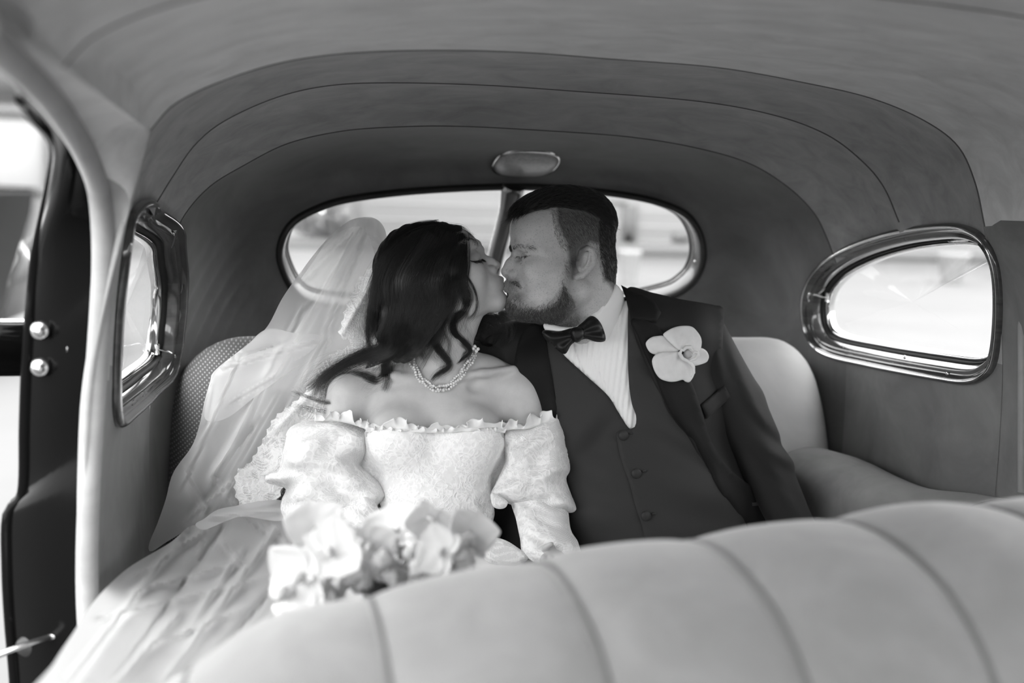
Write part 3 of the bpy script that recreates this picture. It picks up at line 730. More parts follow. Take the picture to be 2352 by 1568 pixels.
# ================================================================ PEOPLE: implicit-surface tools
class Field:
    """signed distance field on a regular grid in figure space"""
    def __init__(s, lo, hi, cell):
        s.lo = np.array(lo, np.float32); s.cell = cell
        s.n = np.ceil((np.array(hi)-np.array(lo))/cell).astype(int)+1
        s.ax = [s.lo[i]+np.arange(s.n[i], dtype=np.float32)*cell for i in range(3)]
        s.D = np.full(tuple(s.n), 60.0, np.float32)
    def _sub(s, lo, hi, m):
        sl = []
        for i in range(3):
            a = int(max(0, math.floor((lo[i]-m-s.lo[i])/s.cell))); b = int(min(s.n[i], math.ceil((hi[i]+m-s.lo[i])/s.cell)+1))
            if b <= a: return None, None
            sl.append(slice(a, b))
        G = np.meshgrid(*[s.ax[i][sl[i]] for i in range(3)], indexing='ij', sparse=True)
        return tuple(sl), G
    def _put(s, sl, d, k, op):
        A = s.D[sl]
        if op == 'add':
            h = np.clip(.5+.5*(A-d)/k, 0, 1); s.D[sl] = A*(1-h)+d*h-k*h*(1-h)
        else:
            h = np.clip(.5-.5*(A+d)/k, 0, 1); s.D[sl] = A*(1-h)-d*h+k*h*(1-h)
    def ell(s, c, r, k=12, op='add', rot=0, mir=False, roty=0):
        for cc, sg in (((c, 1), ((c[0], c[1], -c[2]), -1)) if mir else ((c, 1),)):
            R = max(r); sl, G = s._sub(np.array(cc)-R, np.array(cc)+R, k*1.5+6)
            if sl is None: continue
            X, Y, Z = G[0]-cc[0], G[1]-cc[1], G[2]-cc[2]
            if rot: a = math.radians(rot); X, Y = X*math.cos(a)+Y*math.sin(a), -X*math.sin(a)+Y*math.cos(a)
            if roty: a = math.radians(roty*sg); X, Z = X*math.cos(a)+Z*math.sin(a), -X*math.sin(a)+Z*math.cos(a)
            k0 = np.sqrt((X/r[0])**2+(Y/r[1])**2+(Z/r[2])**2); k1 = np.sqrt((X/r[0]**2)**2+(Y/r[1]**2)**2+(Z/r[2]**2)**2)
            s._put(sl, (k0*(k0-1)/(k1+1e-6)).astype(np.float32), k, op)
    def cone(s, pts, k=12, op='add', mir=False, flat=None):
        """chain of (x, y, z, r)"""
        for q in range(len(pts)-1):
            for sg in ((1, -1) if mir else (1,)):
                a = np.array(pts[q][:3], float)*[1, 1, sg]; b = np.array(pts[q+1][:3], float)*[1, 1, sg]; ra, rb = pts[q][3], pts[q+1][3]
                R = max(ra, rb); sl, G = s._sub(np.minimum(a, b)-R, np.maximum(a, b)+R, k*1.5+6)
                if sl is None: continue
                d = b-a; L = (d@d)+1e-9
                t = np.clip(((G[0]-a[0])*d[0]+(G[1]-a[1])*d[1]+(G[2]-a[2])*d[2])/L, 0, 1)
                dist = np.sqrt((G[0]-a[0]-t*d[0])**2+(G[1]-a[1]-t*d[1])**2+(G[2]-a[2]-t*d[2])**2)-(ra+(rb-ra)*t)
                s._put(sl, dist.astype(np.float32), k, op)
    def warp(s, fn):
        G = np.meshgrid(*s.ax, indexing='ij', sparse=True); s.D += fn(*G).astype(np.float32)
    def mesh(s):
        D = s.D; sg = D < 0; n = D.shape
        c = np.zeros((n[0]-1, n[1]-1, n[2]-1), np.uint8)
        for i in (0, 1):
            for j in (0, 1):
                for k in (0, 1): c += sg[i:n[0]-1+i, j:n[1]-1+j, k:n[2]-1+k]
        act = np.argwhere((c > 0) & (c < 8)); N = len(act)
        idx = -np.ones(c.shape, np.int64); idx[tuple(act.T)] = np.arange(N)
        acc = np.zeros((N, 3)); cnt = np.zeros(N)
        co = [(i, j, k) for i in (0, 1) for j in (0, 1) for k in (0, 1)]
        val = {o: D[act[:, 0]+o[0], act[:, 1]+o[1], act[:, 2]+o[2]] for o in co}
        for o in co:
            for axi in range(3):
                if o[axi]: continue
                p = list(o); p[axi] = 1; p = tuple(p); a, b = val[o], val[p]
                m = (a < 0) != (b < 0); t = a[m]/(a[m]-b[m])
                v = np.tile(np.array(o, float), (m.sum(), 1)); v[:, axi] = t; acc[m] += v; cnt[m] += 1
        V = (act+acc/cnt[:, None])*s.cell+s.lo
        F = []
        for axi in range(3):
            o1, o2 = [(1, 2), (2, 0), (0, 1)][axi]
            a = sg; sh = [slice(None)]*3; sh2 = [slice(None)]*3; sh[axi] = slice(0, -1); sh2[axi] = slice(1, None)
            A, B = sg[tuple(sh)], sg[tuple(sh2)]; e = np.argwhere(A != B)
            ok = (e[:, o1] > 0) & (e[:, o2] > 0) & (e[:, o1] < n[o1]-1) & (e[:, o2] < n[o2]-1); e = e[ok]
            def g(d1, d2):
                q = e.copy(); q[:, o1] -= d1; q[:, o2] -= d2; return idx[tuple(q.T)]
            Q = np.stack([g(0, 0), g(1, 0), g(1, 1), g(0, 1)], 1)
            fl = A[tuple(e.T)]; Q[fl] = Q[fl][:, ::-1]; F.append(Q)
        F = np.vstack(F)
        return V, F
def relax(V, F, it=1, lam=.5):
    E = np.vstack([F[:, [0, 1]], F[:, [1, 2]], F[:, [2, 3]], F[:, [3, 0]]])
    for _ in range(it):
        acc = np.zeros_like(V); cnt = np.zeros(len(V))
        for a, b in ((0, 1), (1, 0)):
            for c in range(3): acc[:, c] += np.bincount(E[:, a], V[E[:, b], c], len(V))
            cnt += np.bincount(E[:, a], minlength=len(V))
        V = V+lam*(acc/np.maximum(cnt, 1)[:, None]-V)
    return V
def fastmesh(name, V, F, mats, parent=None):
    """quads from arrays, quickly; flips so normals face out of the body"""
    F = F[:, ::-1]
    me = bpy.data.meshes.new(name); me.vertices.add(len(V)); me.vertices.foreach_set('co', np.asarray(V, np.float32).ravel())
    me.loops.add(F.size); me.loops.foreach_set('vertex_index', F.ravel().astype(np.int32))
    me.polygons.add(len(F)); me.polygons.foreach_set('loop_start', np.arange(0, F.size, 4, dtype=np.int32))
    try: me.polygons.foreach_set('loop_total', np.full(len(F), 4, np.int32))
    except Exception: pass
    me.update(calc_edges=True); me.validate()
    return link(name, me, mats, parent)
def turn(V, c, deg):
    """turn about the vertical through c so that +z side comes round"""
    a = math.radians(deg); X = V[:, 0]-c[0]; Z = V[:, 2]-c[2]
    W_ = V.copy(); W_[:, 0] = c[0]+X*math.cos(a)-Z*math.sin(a); W_[:, 2] = c[2]+X*math.sin(a)+Z*math.cos(a); return W_
def strands(name, P, r0, r1, m, parent, base=1.72, world=False):
    """P: (N, K, 3) polylines in figure space -> one hair object"""
    P = np.asarray(P); N, K, _ = P.shape
    Wd = P.reshape(-1, 3) if world else fig(P.reshape(-1, 3), base)
    hc = bpy.data.hair_curves.new(name); hc.add_curves([K]*N)
    hc.attributes['position'].data.foreach_set('vector', Wd.astype(np.float32).ravel())
    ra = hc.attributes.new('radius', 'FLOAT', 'POINT'); t = np.linspace(0, 1, K)
    ra.data.foreach_set('value', np.tile(r0+(r1-r0)*t, N).astype(np.float32))
    o = bpy.data.objects.new(name, hc); COL.objects.link(o); hc.materials.append(MAT[m]); o.parent = parent; o['kind'] = 'stuff'
    return o
def bvh_world(V, F): return BVHTree.FromPolygons([Vector(v) for v in V], [tuple(int(i) for i in f) for f in F])
def vnoise(P, s, seed=0):
    """cheap smooth pseudo-noise, sum of sines"""
    r = np.random.RandomState(seed); o = np.zeros(len(P))
    for i in range(7):
        d = r.normal(size=3); d /= np.linalg.norm(d); f = r.uniform(.6, 1.7)/s
        o += np.sin(P@d*f*6.28+r.uniform(0, 6.28)+1.3*np.sin(P@r.normal(size=3)*f*2))*.35
    return o

# skin
def skin(name, lo, hi, rough, freckle=0.0):
    M, nt, b = mat(name, hi, rough, spec=0.35, sss=0.12)
    n = ramp(nt, noise(nt, 28, 6, .65), [(.3, lo), (.7, hi)])
    mx = nt.nodes.new('ShaderNodeMixRGB'); mx.blend_type = 'MULTIPLY'; mx.inputs[0].default_value = 1
    f = ramp(nt, noise(nt, 420, 3, .6), [(.30, 1-freckle), (.46, 1.0)]); nt.links.new(n, mx.inputs[1]); nt.links.new(f, mx.inputs[2])
    at_ = nt.nodes.new('ShaderNodeAttribute'); at_.attribute_name = 'tone'
    m2 = nt.nodes.new('ShaderNodeMixRGB'); m2.blend_type = 'MULTIPLY'; m2.inputs[0].default_value = 1
    nt.links.new(mx.outputs[0], m2.inputs[1]); nt.links.new(at_.outputs['Fac'], m2.inputs[2]); nt.links.new(m2.outputs[0], b.inputs['Base Color'])
    bump(nt, noise(nt, 900, 3), .15, .0006, b); MAT[name] = M
skin('skin_fair', .40, .50, .50, .30); skin('skin_tan', .44, .52, .42, .03)
M, nt, b = mat('hair_dark', 0.010, 0.42, spec=0.45); MAT['hair_dark'] = M
M, nt, b = mat('hair_sheen', 0.018, 0.30, spec=0.7); MAT['hair_sheen'] = M
M, nt, b = mat('hair_stubble', 0.07, 0.5, spec=0.4); MAT['stubble'] = M
def tone_attr(o, val):
    a = o.data.attributes.new('tone', 'FLOAT', 'POINT'); a.data.foreach_set('value', np.asarray(val, np.float32))
def in_poly(x, y, P):
    P = np.asarray(P, float); c = np.zeros(len(x), bool); j = len(P)-1
    for i in range(len(P)):
        m = ((P[i, 1] > y) != (P[j, 1] > y)) & (x < (P[j, 0]-P[i, 0])*(y-P[i, 1])/(P[j, 1]-P[i, 1]+1e-9)+P[i, 0]); c ^= m; j = i
    return c
def soft_poly(x, y, P, w):
    """1 inside, falling to 0 over w px"""
    P = np.asarray(P, float); d = np.full(len(x), 1e9)
    for i in range(len(P)):
        a, b = P[i-1], P[i]; e = b-a; t = np.clip(((x-a[0])*e[0]+(y-a[1])*e[1])/(e@e+1e-9), 0, 1)
        d = np.minimum(d, np.hypot(x-a[0]-t*e[0], y-a[1]-t*e[1]))
    s = np.where(in_poly(x, y, P), d, -d); return np.clip(.5+s/(2*w), 0, 1)

# ---------------------------------------------------------------- cloth pieces laid on a body
def tri_area(poly, res, smooth=True):
    P = np.asarray(poly, float)
    if smooth:
        L = np.linalg.norm(np.diff(np.vstack([P, P[:1]]), axis=0), axis=1).sum(); P = catmull(P, max(24, int(L/res)), True)
    else:
        Q = []
        for a, b in zip(P, np.roll(P, -1, 0)):
            n = max(1, int(np.linalg.norm(b-a)/res)); Q += [a+(b-a)*i/n for i in range(n)]
        P = np.array(Q)
    lo, hi = P.min(0), P.max(0); gx = np.arange(lo[0], hi[0], res); gy = np.arange(lo[1], hi[1], res*.87)
    X, Y = np.meshgrid(gx, gy); X[1::2] += res/2; X, Y = X.ravel(), Y.ravel(); k = in_poly(X, Y, P); X, Y = X[k], Y[k]
    d = dist_to(X, Y, P); k = d > res*.55; pts = np.vstack([P, np.stack([X[k], Y[k]], 1)])
    n = len(P); r = delaunay_2d_cdt([Vector(p) for p in pts], [], [list(range(n))], 1, 1e-4)
    V = np.array([tuple(v) for v in r[0]]); F = [tuple(f) for f in r[2]]
    return V, F, P
def dist_to(X, Y, P):
    d = np.full(len(X), 1e9)
    for i in range(len(P)):
        a, b = P[i-1], P[i]; e = b-a; t = np.clip(((X-a[0])*e[0]+(Y-a[1])*e[1])/(e@e+1e-9), 0, 1)
        d = np.minimum(d, np.hypot(X-a[0]-t*e[0], Y-a[1]-t*e[1]))
    return d
def edges_of(F):
    c = {}
    for f in F:
        for i in range(len(f)):
            a, b = f[i-1], f[i]; k = (min(a, b), max(a, b)); c.setdefault(k, []).append((a, b))
    return c
def shell(name, V, F, thick, m, parent, base=1.72):
    """closed sheet from a front surface in figure space; thick towards -z"""
    n = len(V); B = V.copy(); B[:, 2] -= thick; E = edges_of(F)
    A = V[F[0][0]]; a, b, c = [V[i] for i in F[0][:3]]; nz = np.cross(b-a, c-a)[2]
    G = [f if nz < 0 else f[::-1] for f in F]
    FF = list(G)+[tuple(i+n for i in f[::-1]) for f in G]
    for k, l in edges_of(G).items():
        if len(l) == 1: a, b = l[0]; FF.append((b, a, a+n, b+n))
    o = meshobj(name, fig(np.vstack([V, B]), base), FF, m, parent); return o
def smooth_z(V, F, it, fixed=None):
    E = np.array(list(edges_of(F).keys())); z = V[:, 2].copy()
    for _ in range(it):
        acc = np.bincount(E[:, 0], z[E[:, 1]], len(z))+np.bincount(E[:, 1], z[E[:, 0]], len(z)); c = np.bincount(E[:, 0], minlength=len(z))+np.bincount(E[:, 1], minlength=len(z))
        z = np.where(c > 0, .5*z+.5*acc/np.maximum(c, 1), z)
    V = V.copy(); V[:, 2] = z; return V
def patch(name, poly, bv, off, m, parent, thick=3, disp=None, res=9, smooth=True, it=6, zmin=-60, lip=1.5, base=1.72):
    V2, F, P = tri_area(poly, res, smooth); z = np.full(len(V2), np.nan)
    for i, (x, y) in enumerate(V2):
        h = bv.ray_cast(Vector((x, y, 500)), Vector((0, 0, -1)))
        if h[0] is not None: z[i] = h[0].z
    ok = ~np.isnan(z)
    z[~ok] = zmin; z = np.maximum(z, zmin); V = np.column_stack([V2, z]); V = smooth_z(V, F, it); V[:, 2] += off
    d = dist_to(V[:, 0], V[:, 1], P); V[:, 2] -= lip*np.clip(1-d/(res*.8), 0, 1)
    if disp is not None: V[:, 2] += disp(V[:, 0], V[:, 1], d)
    return shell(name, V, F, thick, m, parent, base)
def pillow(name, poly, z0, hf, hb, w, m, parent, disp=None, res=8, smooth=True, base=1.72):
    """closed puffed shape whose outline is poly; z0 may be a function"""
    V2, F, P = tri_area(poly, res, smooth); d = dist_to(V2[:, 0], V2[:, 1], P)
    t = np.clip(d/w, 0, 1); r = np.sqrt(np.maximum(0, 1-(1-t)**2)); zz = z0(V2[:, 0], V2[:, 1]) if callable(z0) else z0
    dz = disp(V2[:, 0], V2[:, 1], d)*np.clip(d/10, .15, 1) if disp is not None else 0
    A = np.column_stack([V2, zz+hf*r+dz]); B = np.column_stack([V2, zz-hb*r]); n = len(V2)
    a, b, c = [A[i] for i in F[0][:3]]; nz = np.cross(b-a, c-a)[2]; G = [f if nz < 0 else f[::-1] for f in F]
    FF = list(G)+[tuple(i+n for i in f[::-1]) for f in G]
    for k, l in edges_of(G).items():
        if len(l) == 1: a, b = l[0]; FF.append((b, a, a+n, b+n))
    return meshobj(name, fig(np.vstack([A, B]), base), FF, m, parent)
# ================================================================ THE GROOM
groom = empty('person', (.15, 1.75, ZB), label='bearded man in a dark three-piece suit and bow tie, kissing the bride', cat='person')
f = Field((1120, 405, -125), (1480, 812, 125), 2.0)
f.ell((1298, 520, 0), (118, 92, 96), 10)
f.ell((1238, 535, 0), (66, 66, 74), 24)
f.ell((1345, 580, 0), (68, 80, 80), 24)
f.ell((1252, 612, 0), (80, 92, 72), 22)
f.ell((1230, 690, 0), (68, 46, 56), 22)
f.cone([(1200, 704, 16, 32), (1262, 704, 44, 36), (1318, 668, 62, 30)], 18, mir=True)
f.ell((1262, 640, 50), (62, 60, 30), 22, mir=True)
f.ell((1226, 616, 54), (34, 22, 20), 16, mir=True)
f.cone([(1352, 620, 0, 64), (1350, 700, -10, 66), (1362, 790, -40, 60)], 24)
f.cone([(1268, 712, 0, 34), (1330, 716, 0, 46)], 20)
f.ell((1187, 702, 0), (26, 26, 34), 12)
f.cone([(1184, 566, 0, 11), (1190, 561, 26, 11), (1212, 562, 52, 11), (1236, 576, 66, 9)], 12, mir=True)
f.ell((1181, 588, 30), (16, 12, 17), 9, 'sub', mir=True)
f.ell((1206, 589, 35), (18, 14, 18), 5, mir=True)
f.cone([(1187, 584, 0, 10), (1170, 606, 0, 11), (1162, 623, 0, 14)], 9)
f.ell((1176, 629, 15), (15, 10, 10), 5, mir=True)
f.ell((1163, 634, 8), (6, 3.5, 4), 3, 'sub', mir=True)
f.cone([(1192, 612, 26, 3), (1196, 640, 34, 3)], 8, 'sub', mir=True)
f.ell((1187, 656, 0), (29.5, 26, 38), 12)
f.cone([(1163, 651, 0, 7), (1170, 651, 14, 6.5), (1184, 654, 27, 3)], 4, mir=True)
f.cone([(1163, 663, 0, 8.5), (1170, 662, 14, 8), (1184, 658, 27, 3)], 4, mir=True)
f.cone([(1157, 657.5, 0, 1.2), (1174, 657, 20, 1.2), (1187, 656, 29, 1.2)], 3, 'sub', mir=True)
f.cone([(1166, 678, 0, 3), (1178, 677, 18, 3)], 8, 'sub', mir=True)
# lash line between the closed lids
f.cone([(1186, 587, 33, 1.5), (1194, 589, 50, 1.5), (1208, 586, 55, 1.5), (1218, 581, 54, 1.5)], 2.5, 'sub', mir=True)
f.cone([(1188, 580, 36, 1), (1200, 578, 50, 1), (1216, 580, 55, 1)], 4, 'sub', mir=True)
f.cone([(1190, 604, 38, 1.2), (1204, 607, 52, 1.2), (1220, 600, 60, 1.2)], 7, 'sub', mir=True)
# ears
f.ell((1327, 598, 86), (20, 32, 12), 6, mir=True, rot=8)
f.cone([(1316, 592, 92, 5), (1317, 577, 97, 5), (1330, 568, 101, 5.5), (1342, 574, 103, 5.5), (1347, 590, 103, 5.5), (1344, 608, 100, 5.5), (1332, 622, 96, 6), (1319, 633, 92, 7), (1307, 636, 87, 8)], 4, mir=True)
f.ell((1322, 603, 101), (9, 14, 14), 4, 'sub', mir=True, rot=20)
f.ell((1330, 586, 103), (8, 7, 6), 3, 'sub', mir=True)
f.cone([(1337, 580, 100, 3), (1335, 597, 100, 3.2), (1329, 612, 97, 3.5)], 4, mir=True)
f.ell((1310, 604, 92), (5, 7, 6), 4, mir=True)
V, F = f.mesh(); V = relax(V, F, 1, .35)
GT = 11
HX = (1300, 600, 0)
hx_, hy_ = V[:, 0].copy(), V[:, 1].copy()
hs_ = V[:, 2].copy()
V = turn(V, HX, -GT)
head = fastmesh('head', fig(V), F, 'skin_fair', groom)
HAIRP = [(1150, 520), (1176, 496), (1215, 484), (1262, 476), (1263, 512), (1274, 540), (1286, 556), (1294, 600), (1300, 640), (1310, 615), (1322, 580), (1340, 556), (1362, 560), (1376, 600), (1380, 640), (1414, 680), (1450, 660), (1450, 400), (1150, 400)]
BEARDP = [(1310, 610), (1300, 660), (1330, 720), (1325, 760), (1250, 760), (1150, 740), (1150, 630), (1180, 640), (1192, 665), (1200, 690), (1225, 702), (1262, 690), (1282, 662), (1288, 620)]
hp = soft_poly(hx_, hy_, HAIRP, 5); bp = soft_poly(hx_, hy_, BEARDP, 14)
tone = 1-.72*hp-.50*bp*(1-hp)
lipm = np.exp(-((hx_-1168)/14)**2-((hy_-657)/9)**2-(hs_/26)**2); tone *= 1-.25*lipm
tone_attr(head, np.clip(tone, .1, 1))
bvG = bvh_world(V, F)
def pick(n, poly, bv, rng, zfar=True, box=None):
    """points on the side of a head towards the camera whose figure-space x, y fall in poly"""
    P = np.asarray(poly, float); lo, hi = P.min(0), P.max(0); out = []; nr = []
    while len(out) < n:
        x = rng.uniform(lo[0], hi[0], 400); y = rng.uniform(lo[1], hi[1], 400); k = in_poly(x, y, P)
        for a, b in zip(x[k], y[k]):
            h = bv.ray_cast(Vector((a, b, 400)), Vector((0, 0, -1)))
            if h[0] is not None: out.append(h[0]); nr.append(h[1] if h[1].z > 0 else -h[1])
            if len(out) >= n: break
    return np.array(out), np.array(nr)
rng = np.random.RandomState(3)
def short_hair(name, n, poly, bv, L, dirf, r, m, parent, lift=.35, K=4, jit=.25):
    P, Nn = pick(n, poly, bv, rng); D = dirf(P)+rng.normal(size=P.shape)*jit
    D -= Nn*(D*Nn).sum(1)[:, None]; D /= np.linalg.norm(D, axis=1)[:, None]+1e-9
    LL = (L(P) if callable(L) else L)*rng.uniform(.6, 1.15, len(P)); t = np.linspace(0, 1, K)
    S_ = P[:, None]+(D[:, None]*t[None, :, None]+Nn[:, None]*(lift*t*(1-.35*t))[None, :, None])*LL[:, None, None]-Nn[:, None]*1.0
    return strands(name, S_, r, r*.35, m, parent)
M, nt, b = mat('hair_side', 0.022, 0.45, spec=.5); MAT['side_dark'] = M
# crown hair: a dark mass with combed strands
f = Field((1140, 400, -125), (1460, 600, 125), 2.6)
f.ell((1296, 512, 0), (124, 88, 100), 6)
f.ell((1232, 498, 0), (66, 46, 74), 18)
f.ell((1340, 500, 0), (72, 66, 88), 10)
G = np.meshgrid(*f.ax, indexing='ij', sparse=True)
cut = (G[1]-(np.interp(G[0], [1140, 1170, 1215, 1262, 1330, 1400, 1460], [512, 500, 484, 474, 482, 520, 600]))+0*G[2]).astype(np.float32)
f.D = np.maximum(f.D, cut)
wv = 3.0*np.sin((G[0]*.25+G[2]*.35+G[1]*.2))+2.0*np.sin(G[2]*.5+G[0]*.05)
f.D += (wv*.35).astype(np.float32)
V2, F2 = f.mesh(); V2 = relax(V2, F2, 2, .5); V2 = turn(V2, HX, -GT)
crown = fastmesh('crown_hair', fig(V2), F2, 'hair_dark', groom)
bvC = bvh_world(V2, F2)
TOP = [(1160, 510), (1175, 480), (1205, 450), (1245, 428), (1290, 422), (1335, 428), (1376, 452), (1405, 488), (1400, 520), (1330, 482), (1262, 474), (1215, 484), (1176, 498)]
short_hair('combed_strands', 2600, TOP, bvC, 26, lambda P: np.stack([np.full(len(P), .8), (P[:, 0]-1270)*.004, np.full(len(P), .1)], 1), .00030, 'hair_dark', groom, .12, 5, .12)
FR = [(1164, 512), (1170, 484), (1190, 462), (1215, 452), (1218, 484), (1185, 496)]
short_hair('fringe', 420, FR, bvC, 22, lambda P: np.stack([np.full(len(P), -.7), np.full(len(P), .55), np.full(len(P), .1)], 1), .00032, 'hair_dark', groom, .25, 5, .2)
SIDE = [(1262, 476), (1330, 482), (1404, 512), (1418, 560), (1414, 660), (1380, 640), (1374, 600), (1362, 560), (1340, 556), (1322, 578), (1308, 610), (1298, 640), (1292, 600), (1280, 552), (1270, 530)]
short_hair('side_hair', 7500, SIDE, bvG, 11, lambda P: np.stack([.5+(P[:, 1]-560)*.0, np.full(len(P), .75), np.zeros(len(P))], 1), .00012, 'side_dark', groom, .20, 4, .16)
short_hair('side_hair', 2200, [(1380, 470), (1404, 490), (1419, 560), (1416, 650), (1385, 630), (1376, 590), (1372, 520)], bvG, 13, lambda P: np.stack([np.full(len(P), .6), np.full(len(P), .7), np.zeros(len(P))], 1), .0002, 'hair_dark', groom, .3, 4, .2)
short_hair('beard', 3600, BEARDP, bvG, lambda P: 6+.05*np.clip(P[:, 1]-650, 0, 80), lambda P: np.stack([-.1+.006*(P[:, 0]-1240), np.full(len(P), .9), np.zeros(len(P))], 1), .00013, 'stubble', groom, .4, 4, .35)
short_hair('beard', 2600, [(1292, 640), (1288, 690), (1250, 712), (1200, 712), (1172, 700), (1160, 690), (1160, 730), (1200, 742), (1262, 748), (1312, 745), (1320, 690)], bvG, 11, lambda P: np.stack([np.full(len(P), .1), np.full(len(P), .9), np.zeros(len(P))], 1), 0.00012, 'stubble', groom, .35, 4, .4)
short_hair('beard', 2400, [(1160, 676), (1176, 690), (1200, 704), (1240, 708), (1276, 690), (1296, 650), (1306, 680), (1300, 730), (1262, 748), (1200, 741), (1162, 728)], bvG, 11, lambda P: np.stack([-.05+.004*(P[:, 0]-1230), np.full(len(P), .9), np.zeros(len(P))], 1), .00013, 'side_dark', groom, .4, 4, .3)
short_hair('moustache', 380, [(1158, 637), (1180, 636), (1192, 648), (1197, 664), (1190, 656), (1172, 645), (1157, 643)], bvG, 8, lambda P: np.stack([np.full(len(P), .4), np.full(len(P), .8), np.zeros(len(P))], 1), .00018, 'hair_dark', groom, .3, 4, .3)
short_hair('eyebrow', 260, [(1174, 562), (1186, 557), (1206, 559), (1226, 568), (1224, 572), (1204, 566), (1184, 566), (1176, 570)], bvG, 10, lambda P: np.stack([np.full(len(P), .9), np.full(len(P), .25), np.zeros(len(P))], 1), .00020, 'hair_dark', groom, .2, 4, .2)
short_hair('eyebrow', 160, [(1168, 560), (1174, 558), (1176, 572), (1170, 574)], bvG, 9, lambda P: np.stack([np.full(len(P), -.3), np.full(len(P), .6), np.zeros(len(P))], 1), .0002, 'hair_dark', groom, .3, 4, .2)
short_hair('eyelashes', 60, [(1188, 587), (1210, 585), (1214, 588), (1190, 591)], bvG, 8, lambda P: np.stack([np.full(len(P), -.5), np.full(len(P), .5), np.full(len(P), .5)], 1), .00022, 'hair_dark', groom, .8, 4, .2)
short_hair('stray_stubble', 1500, [(1185, 640), (1200, 625), (1290, 610), (1290, 700), (1200, 700)], bvG, 4, lambda P: np.stack([np.full(len(P), .2), np.full(len(P), .9), np.zeros(len(P))], 1), .00012, 'stubble', groom, .4, 3, .4)


# ---- body and suit
def suit(name, lo, hi, sheen=.03):
    M, nt, b = mat(name, hi, .75, spec=.25, sheen=sheen)
    nt.links.new(ramp(nt, noise(nt, 3, 3), [(.3, lo), (.7, hi)]), b.inputs['Base Color'])
    wv_ = nt.nodes.new('ShaderNodeTexWave'); wv_.inputs['Scale'].default_value = 900; wv_.bands_direction = 'DIAGONAL'; nt.links.new(vmap(nt), wv_.inputs['Vector'])
    bump(nt, wv_.outputs['Fac'], .12, .0003, b); MAT[name] = M
suit('jacket_wool', .012, .017); suit('lapel_wool', .004, .006); suit('waistcoat_wool', .026, .035)
M, nt, b = mat('shirt_cotton', .80, .8, spec=.2, sheen=.1); wv_ = nt.nodes.new('ShaderNodeTexWave'); wv_.inputs['Scale'].default_value = 300; nt.links.new(vmap(nt), wv_.inputs['Vector']); bump(nt, wv_.outputs['Fac'], .1, .0003, b); MAT['shirt'] = M
M, nt, b = mat('bow_satin', .006, .45, spec=.3); MAT['bow'] = M
M, nt, b = mat('button_cloth', .03, .6, spec=.3); MAT['button'] = M
def torso_field(arms):
    f = Field((880, 600, -290), (1960, 1620, 330), 6.5)
    f.ell((1440, 960, -70), (212, 235, 112), 30)
    f.cone([(1250, 850, -90, 84), (1400, 800, -75, 78), (1582, 776, -80, 74)], 40)
    f.cone([(1400, 735, -70, 56), (1470, 745, -70, 62), (1570, 762, -78, 66)], 34)
    f.ell((1500, 1190, -45), (215, 210, 122), 50)
    f.ell((1500, 1420, -60), (230, 150, 150), 50)
    if arms:
        f.cone([(1600, 778, -92, 74), (1692, 930, -95, 70), (1757, 1070, -60, 62), (1832, 1230, 0, 52), (1880, 1400, 90, 48)], 10)
        f.ell((1230, 1270, -120), (140, 220, 90), 40)
        f.cone([(1262, 800, -90, 64), (1190, 800, -105, 66), (1110, 826, -135, 58)], 20)
        f.cone([(1230, 850, -120, 78), (1120, 880, -150, 60), (960, 960, -190, 50)], 24)
    return f
f = torso_field(False)
def folds(X, Y, Z):
    d = 0
    for (x0, y0, ang, L, w, a) in FOLDS:
        c, s_ = math.cos(ang), math.sin(ang); u = (X-x0)*c+(Y-y0)*s_; v = -(X-x0)*s_+(Y-y0)*c+.0008*u*u
        d = d-a*np.exp(-(v/w)**2)*np.exp(-(u/L)**2)*(1+0*Z)
    return d
FOLDS = [(1345, 985, -.9, 70, 16, 9), (1375, 1010, -.9, 80, 14, -7), (1560, 1000, .35, 110, 20, 7), (1600, 1060, .5, 110, 16, -8), (1400, 1090, .25, 90, 20, 6), (1390, 1140, .2, 90, 16, -5), (1590, 1130, .3, 110, 22, 8), (1380, 1190, .25, 90, 18, 5), (1600, 1190, .15, 110, 16, -6)]
f.warp(lambda X, Y, Z: folds(X, Y, Z)*np.clip((Z+20)/40, 0, 1))
Vt, Ft = f.mesh(); bvT = bvh_world(Vt, Ft)
f = torso_field(True)
FOLDS = [(1700, 860, 1.15, 120, 12, 7), (1745, 960, 1.0, 70, 12, 9), (1770, 1000, .75, 60, 10, -9), (1790, 1050, .55, 55, 12, 10), (1760, 1085, .8, 60, 9, -8), (1800, 1130, 1.1, 90, 14, 8), (1620, 790, 1.35, 90, 10, -5), (1650, 820, 1.4, 90, 9, 5), (1170, 850, 1.2, 60, 10, 6), (1255, 860, 1.4, 90, 10, -6)]
f.warp(lambda X, Y, Z: folds(X, Y, Z)); f.D += 4
Vj, Fj = f.mesh(); Vj = relax(Vj, Fj, 2, .5)
fastmesh('jacket', fig(Vj), Fj, 'jacket_wool', groom); bvJ = bvh_world(Vj, Fj)
